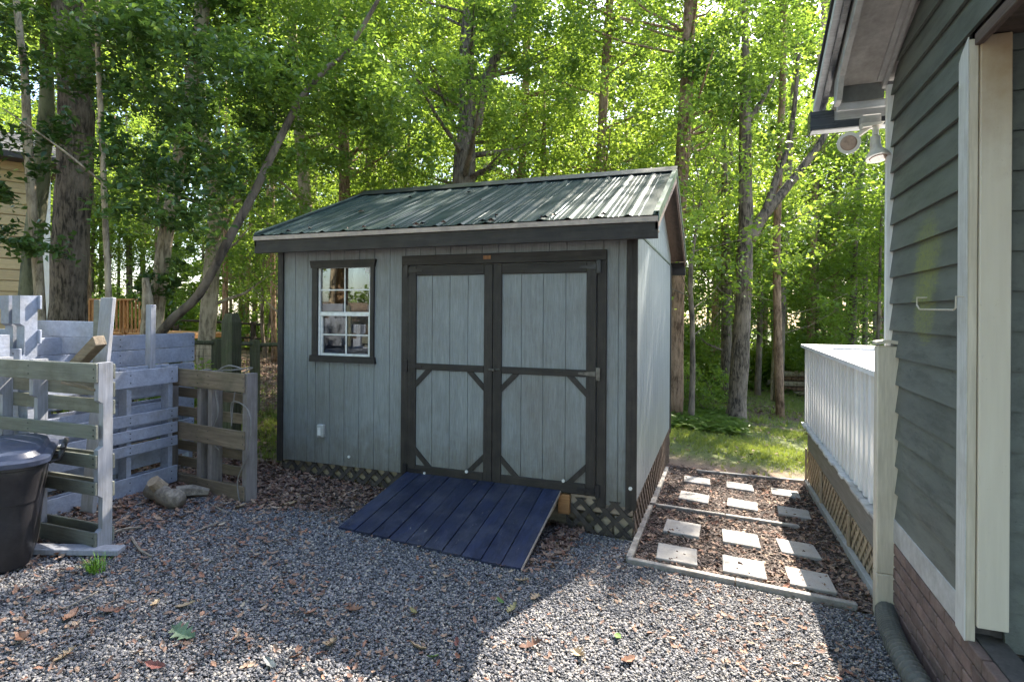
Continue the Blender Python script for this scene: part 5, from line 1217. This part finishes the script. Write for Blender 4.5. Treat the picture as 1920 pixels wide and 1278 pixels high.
def curled(seed):
    rs = random.Random(seed); k = rs.uniform(.15, .5); c = rs.uniform(.1, .4)
    prof = [(-1, .05), (-.55, .45), (-.3, .3), (0, .55), (.3, .33), (.55, .38), (1, .04)]
    V = []
    for (x, w) in prof: V += [(x, -w, k*w + c*x*x), (x, 0, c*x*x), (x, w*rs.uniform(.7, 1.1), k*w*rs.uniform(.6, 1.6) + c*x*x)]
    F = [(i*3+j, i*3+3+j, i*3+4+j, i*3+1+j) for i in range(6) for j in (0, 1)]
    return MB().add(V, F)
def chip(seed):
    rs = random.Random(seed); return MB().box(-1, 1, -rs.uniform(.2, .35), rs.uniform(.2, .35), -.12, .12, .05)
def tuft(seed):
    rs = random.Random(seed); mb = MB()
    for i in range(9):
        a = rs.uniform(0, 6.28); l = rs.uniform(.5, 1); le = rs.uniform(.1, .6); x, y = rs.uniform(-.25, .25), rs.uniform(-.25, .25); dx, dy = math.cos(a), math.sin(a); w = .035
        mb.add([(x-dy*w, y+dx*w, 0), (x+dy*w, y-dx*w, 0), (x+dx*le*.4+dy*w*.7, y+dy*le*.4-dx*w*.7, l*.6), (x+dx*le*.4-dy*w*.7, y+dy*le*.4+dx*w*.7, l*.6), (x+dx*le, y+dy*le, l)], [(0,1,2,3), (3,2,4)])
    return mb
def fern(seed):
    rs = random.Random(seed); mb = MB()
    for i in range(6):
        a = rs.uniform(0, 6.28); r = rs.uniform(.3, .9); h = rs.uniform(.1, .7); c = Vector((math.cos(a)*r, math.sin(a)*r, h)); s = rs.uniform(.25, .45); b = a + rs.uniform(-1, 1)
        d = Vector((math.cos(b), math.sin(b), rs.uniform(-.2, .2))); e = Vector((-math.sin(b), math.cos(b), .1))
        mb.add([c-d*s, c+e*s*.5, c+d*s, c-e*s*.5], [(0,1,2), (0,2,3)])
    return mb
def scatter(name, label, cat_, P, rot, sc, sources, seed):
    col = bpy.data.collections.new(name + '_kinds')
    for s in sources: col.objects.link(s)
    me = bpy.data.meshes.new(name); me.vertices.add(len(P)); me.vertices.foreach_set('co', np.asarray(P, np.float32).ravel())
    for nm, ty, dat, key in (('rot', 'FLOAT_VECTOR', rot, 'vector'), ('scl', 'FLOAT', sc, 'value')):
        a = me.attributes.new(nm, ty, 'POINT'); a.data.foreach_set(key, np.asarray(dat, np.float32).ravel())
    a = me.attributes.new('pick', 'INT', 'POINT'); a.data.foreach_set('value', np.random.RandomState(seed).randint(0, len(sources), len(P)).astype(np.int32))
    o = bpy.data.objects.new(name, me); COL.objects.link(o); tag(o, label, cat_, kind='stuff')
    ng = bpy.data.node_groups.new(name, 'GeometryNodeTree')
    ng.interface.new_socket('Geometry', in_out='INPUT', socket_type='NodeSocketGeometry'); ng.interface.new_socket('Geometry', in_out='OUTPUT', socket_type='NodeSocketGeometry')
    gi = ng.nodes.new('NodeGroupInput'); go = ng.nodes.new('NodeGroupOutput')
    mp = ng.nodes.new('GeometryNodeMeshToPoints'); ip = ng.nodes.new('GeometryNodeInstanceOnPoints'); ci = ng.nodes.new('GeometryNodeCollectionInfo')
    ci.inputs[0].default_value = col; ci.inputs['Separate Children'].default_value = True; ci.inputs['Reset Children'].default_value = True
    def na(nm, ty):
        n_ = ng.nodes.new('GeometryNodeInputNamedAttribute'); n_.data_type = ty; n_.inputs[0].default_value = nm; return n_.outputs[0]
    e2r = ng.nodes.new('FunctionNodeEulerToRotation')
    ng.links.new(gi.outputs[0], mp.inputs[0]); ng.links.new(mp.outputs[0], ip.inputs['Points']); ng.links.new(ci.outputs[0], ip.inputs['Instance'])
    ip.inputs['Pick Instance'].default_value = True
    ng.links.new(na('pick', 'INT'), ip.inputs['Instance Index']); ng.links.new(na('rot', 'FLOAT_VECTOR'), e2r.inputs[0]); ng.links.new(e2r.outputs[0], ip.inputs['Rotation'])
    ng.links.new(na('scl', 'FLOAT'), ip.inputs['Scale']); ng.links.new(ip.outputs[0], go.inputs[0])
    md = o.modifiers.new('scatter', 'NODES'); md.node_group = ng
    return o
def inside_any(X, Y, boxes):
    k = np.zeros(len(X), bool)
    for (a, b, c, d) in boxes: k |= (X > a) & (X < b) & (Y > c) & (Y < d)
    return k
rs = np.random.RandomState(1)
# gravel
n = 290000
X = rs.uniform(-5.2, 1.0, n); Y = rs.uniform(.7, 4.38, n)
camd = -X*sY + Y*cY
keep = (rs.uniform(0, 1, n) < np.clip(1.25 - (Y-2)*.08, 0, 1)) & ~((X > -.62) & (Y > 3.94)) & ~((X < -4.9) & (Y > 2.6)) & (camd > 1.0)
litt = (Y > 3.75 + .25*np.sin(X*2.1)) & (X < -1.3) ; keep &= ~(litt & (rs.uniform(0, 1, n) < .8))
keep &= ~((X > r0+.1) & (X < r1-.1) & (Y > 3.7))
X, Y = X[keep], Y[keep]; n = len(X)
sc = .0047 + .0078*rs.uniform(0, 1, n)**2.2; Zz = gnp(X, Y) + rs.uniform(-.004, .006, n)
scatter('gravel', 'blue grey crushed gravel covering the front yard', 'gravel', np.stack([X, Y, Zz], 1), np.stack([rs.uniform(-.5, .5, n), rs.uniform(-.5, .5, n), rs.uniform(0, 6.28, n)], 1), sc,
        [source('pebble', pebble(i), I_gravel) for i in range(7)], 2)
# leaf litter
def litter(n, x0, x1, y0, y1, s0, s1, prob=None):
    X = rs.uniform(x0, x1, n); Y = rs.uniform(y0, y1, n); k = np.ones(n, bool) if prob is None else rs.uniform(0, 1, n) < prob(X, Y)
    X, Y = X[k], Y[k]; m_ = len(X); return np.stack([X, Y, gnp(X, Y)+rs.uniform(0, .018, m_)], 1), rs.uniform(s0, s1, m_)
shedbox = lambda X, Y: ~((X > XL) & (X < XR) & (Y > F0+.05) & (Y < YB))
A = [litter(9000, -4.6, -1.0, 3.3, 4.45, .014, .036, lambda X, Y: np.clip((Y-3.45-.2*np.sin(X*2.1)+.1*np.sin(X*7))*1.6, 0, 1)),
     litter(5500, -5.6, -3.3, 2.0, 4.6, .016, .04, lambda X, Y: np.clip(.55-(X+3.9)*1.2, .0, .9)),
     litter(9500, -4.6, 1.0, 1.0, 4.2, .008, .026, lambda X, Y: .28 + .35*(np.sin(X*1.7+Y*2.3) > .4) + .5*(X < -2.7)),
     litter(4200, -.6, 1.0, 4.0, 7.4, .012, .034, lambda X, Y: np.where(X > .45, .9, .4)),
     litter(14000, -14, -4.1, 4.4, 16, .03, .06),
     litter(3000, -4, 6, 7.4, 16, .025, .05, lambda X, Y: .25 + .6*(np.abs(Y-12.2+X*.15) < .6)),
     litter(9000, -8, 14, 14, 26, .04, .08)]
P_ = np.concatenate([a[0] for a in A]); S_ = np.concatenate([a[1] for a in A]); k = shedbox(P_[:, 0], P_[:, 1]) & ~((P_[:, 0] > r0) & (P_[:, 0] < r1) & (P_[:, 1] > rY0+.03) & (P_[:, 1] < F0)); P_, S_ = P_[k], S_[k]; m_ = len(P_)
scatter('leaf_litter', 'brown dry leaves scattered over the ground', 'leaf litter', P_, np.stack([rs.uniform(-.5, .5, m_) + (rs.uniform(0, 1, m_) < .3)*3.14, rs.uniform(-.5, .5, m_), rs.uniform(0, 6.28, m_)], 1), S_, [source('dry_leaf', curled(i), I_leaf) for i in range(7)], 3)
# mulch chips on the path
P_, S_ = litter(26000, -.62, 1.0, 3.98, 7.35, .008, .024); m_ = len(P_); P_[:, 2] -= .008
A2 = litter(5000, -4.4, -1.2, 3.6, 4.4, .008, .02); P_ = np.concatenate([P_, A2[0]]); S_ = np.concatenate([S_, A2[1]]); m_ = len(P_)
scatter('bark_mulch', 'dark bark mulch filling the path between the stones', 'mulch', P_, np.stack([rs.uniform(-.35, .35, m_), rs.uniform(-.35, .35, m_), rs.uniform(0, 6.28, m_)], 1), S_, [source('mulch_chip', chip(i), I_mulch) for i in range(5)], 4)
# grass
A = [litter(32000, -1.5, 7, 7.5, 12.0, .035, .07, lambda X, Y: np.clip((Y-7.5+.3*np.sin(X*3))*.8, 0, 1)*(.55+.45*np.sin(X*1.3+Y*2.1))),
     litter(22000, -1, 10, 12.0, 20, .06, .12, lambda X, Y: (.6+.4*np.sin(X*.9+Y*.7))*(np.abs(Y-12.2+X*.15) > .5)),
     litter(9000, -14, -4.3, 6, 20, .05, .11, lambda X, Y: .35+.4*np.sin(X*.8+Y*1.1)), litter(1500, -6.5, -4.2, 4.6, 7, .05, .10)]
P_ = np.concatenate([a[0] for a in A]); S_ = np.concatenate([a[1] for a in A]); P_[:, 2] -= .015; k = shedbox(P_[:, 0], P_[:, 1]) & ~((P_[:, 0] > HX-.1) & (P_[:, 1] < DY1)); P_, S_ = P_[k], S_[k]; m_ = len(P_)
def src_grass(i, f=tuft):
    o = source('grass_tuft', f(i), L_grass); a = o.data.attributes.new('v', 'FLOAT', 'FACE'); a.data.foreach_set('value', np.random.RandomState(i).uniform(.1, .7, len(o.data.polygons)).astype(np.float32)); return o
scatter('grass', 'patchy short grass of the lawn behind the shed', 'grass', P_, np.stack([rs.uniform(-.2, .2, m_), rs.uniform(-.2, .2, m_), rs.uniform(0, 6.28, m_)], 1), S_, [src_grass(i) for i in range(5)], 5)
# low woodland plants
A = [litter(9000, -3, 16, 13, 27, .18, .4, lambda X, Y: np.clip((Y-15.5+.8*np.sin(X))*.5, 0, 1)*~((X > .4) & (X < 7) & (Y < 20))), litter(1400, -1.5, .4, 10.5, 13.5, .1, .22), litter(5000, -30, -6, 17, 30, .2, .45)]
P_ = np.concatenate([a[0] for a in A]); S_ = np.concatenate([a[1] for a in A]); m_ = len(P_)
def src_fern(i): 
    o = src_grass(i, fern); o.name = 'woodland_plant'; o.data.materials[0] = L_far; return o
scatter('woodland_plants', 'low leafy plants covering the woodland floor', 'undergrowth', P_, np.stack([rs.uniform(-.2, .2, m_), rs.uniform(-.2, .2, m_), rs.uniform(0, 6.28, m_)], 1), S_, [src_fern(i) for i in range(5)], 6)

# single leaves and twigs that stand out on the gravel
def big_leaf(px, py, size, col, label, a, seed, lob=False):
    p = G(px, py); m_ = MATS.get('leaf_'+col[0]) or mat('leaf_'+col[0], col[1], .6, .25, (1,1,1), 30, .3, 60, .002, orand=.2)
    if lob: prof = [(-1, .03), (-.8, .12), (-.6, .55), (-.45, .2), (-.2, .75), (-.02, .25), (.25, .6), (.4, .2), (.7, .32), (1, .02)]
    else: prof = [(-1, .03), (-.6, .35), (-.3, .3), (0, .5), (.3, .32), (.6, .34), (1, .04)]
    rs = random.Random(seed); V = []
    for (x, w) in prof: V += [(x*size, -w*size, (.45*w+.35*x*x)*size), (x*size, .08*size*math.sin(3*x+seed), .25*x*x*size), (x*size, w*size*.85, (.6*w+.3*x*x)*size)]
    F = [(i*3+j, i*3+3+j, i*3+4+j, i*3+1+j) for i in range(len(prof)-1) for j in (0, 1)]
    o = solo('fallen_leaf', MB().add(V, F), m_, label, 'leaf', 'fallen leaves lying singly on the gravel', org=(0, 0, 0)); o.location = p + Vector((0, 0, .012)); o.rotation_euler = (rs.uniform(-.35, .35), rs.uniform(-.35, .35), a)
LC = {'green': (.13, .20, .12), 'tan': (.34, .25, .15), 'rust': (.20, .10, .06), 'yellow': (.30, .26, .11), 'red': (.18, .06, .05), 'lime': (.14, .24, .06), 'grey': (.28, .29, .27)}
for i, (px, py, s, c, lab, lob) in enumerate([
  (352, 1202, .075, 'green', 'pale green lobed oak leaf lying on dark gravel', True), (628, 1217, .055, 'tan', 'golden tan lobed leaf lying alone below the ramp', True), (566, 1240, .035, 'rust', 'small rusty leaf right of the golden lobed leaf', False),
  (782, 1153, .035, 'yellow', 'yellow green leaf in front of the ramp centre', False), (968, 1145, .045, 'yellow', 'upright olive yellow leaf below the ramp corner', True), (986, 1092, .045, 'tan', 'golden leaf just under the near ramp corner', True),
  (865, 1210, .03, 'red', 'narrow dark red leaf on gravel in the centre foreground', False), (852, 1083, .03, 'rust', 'orange brown leaf close below the ramp edge', False), (797, 1088, .022, 'red', 'tiny bright red leaf below the ramp edge', False),
  (1010, 1125, .05, 'tan', 'pale tan leaf where sun reaches the gravel', True), (672, 1150, .05, 'rust', 'brown lobed leaf on the shaded gravel', True), (298, 1145, .04, 'tan', 'round tan leaf in left foreground gravel', False), (355, 1148, .045, 'tan', 'tan leaf beside the round tan leaf', False),
  (555, 1103, .04, 'rust', 'rusty leaf lying left of the ramp foot on gravel', True), (590, 1158, .045, 'rust', 'brown cupped leaf left of the golden tan leaf', False), (790, 1220, .045, 'tan', 'pale brown curled leaf near the bottom centre', False),
  (140, 1172, .06, 'rust', 'long rust coloured leaf in the sunlit left foreground', False), (210, 1160, .05, 'rust', 'bright orange lobed leaf in the left foreground', True), (50, 1215, .06, 'rust', 'curled rust leaf at the lower left', False), (132, 1245, .045, 'tan', 'star shaped tan leaf at the lower left', True),
  (300, 1262, .045, 'red', 'reddish leaf at the bottom edge left of centre', False), (580, 1262, .03, 'grey', 'pale grey green leaf at the bottom near the golden leaf', False), (820, 1238, .03, 'lime', 'small bright green leaf at the bottom centre', False), (945, 1130, .028, 'lime', 'small green leaf beside the olive yellow leaf', False),
  (1165, 1197, .045, 'lime', 'bright green leaf on gravel toward the right', False), (1005, 1215, .06, 'rust', 'dark brown crumpled leaf at bottom right of centre', True), (1095, 1230, .055, 'tan', 'broad tan leaf near the bottom right of centre', True), (1185, 1240, .05, 'rust', 'rusty leaf near the bottom at the right', False),
  (515, 1255, .04, 'grey', 'whitish leaf at the bottom left of centre', False), (455, 960, .06, 'tan', 'long tan leaf before the bare wood pallet', False), (545, 955, .07, 'tan', 'pair like tan curled leaf left of the ramp', False), (1400, 1062, .05, 'rust', 'brown leaf on mulch at the near path end', False)]):
    big_leaf(px, py, s, (c, LC[c]), lab, i*1.9, i, lob)
def twig(pts, r, label):
    P = [G(px, py) + Vector((0, 0, .012 + h)) for px, py, h in pts]; solo('twig', MB().tube(cat(P, 3), [r*(1-.5*i/(len(P)*3)) for i in range((len(P)-1)*3+1)], 6), M_log, label, 'twig', 'fallen twigs on the ground')
twig([(252, 1020, 0), (268, 1045, .01), (290, 1055, 0)], .009, 'crooked twig on gravel beside the front pallet')
twig([(215, 1012, 0), (240, 1006, .01), (270, 1000, 0)], .009, 'pale straight stick right of the front pallet foot')
twig([(365, 1010, 0), (405, 995, .01), (440, 985, 0)], .006, 'long thin stick on litter below the bare pallet')
twig([(400, 955, 0), (425, 970, .01), (440, 972, 0)], .006, 'short dark stick before the bare wood pallet')
twig([(130, 1155, 0), (165, 1140, .01), (190, 1122, 0)], .005, 'thin curved twig in the sunlit left foreground')
t = thing('grass_clump', 'bright green grass clump by the plank on the ground', 'grass', G(186, 1082))
mb = MB(); rs2 = random.Random(6)
for i in range(70):
    a = rs2.uniform(0, 6.28); l = rs2.uniform(.05, .11); le = rs2.uniform(.02, .09); x, y = rs2.uniform(-.04, .04), rs2.uniform(-.03, .03); dx, dy = math.cos(a), math.sin(a); w = .0025
    mb.add([(x-dy*w, y+dx*w, 0), (x+dy*w, y-dx*w, 0), (x+dx*le*.4+dy*w, y+dy*le*.4-dx*w, l*.6), (x+dx*le*.4-dy*w, y+dy*le*.4+dx*w, l*.6), (x+dx*le, y+dy*le, l)], [(0,1,2,3), (3,2,4)])
part('blades', mb, mat('bright_grass', (.16, .30, .03), .5, .2, (1,1,1), 20, 0), t, local=True)
print('objects', len(bpy.data.objects))
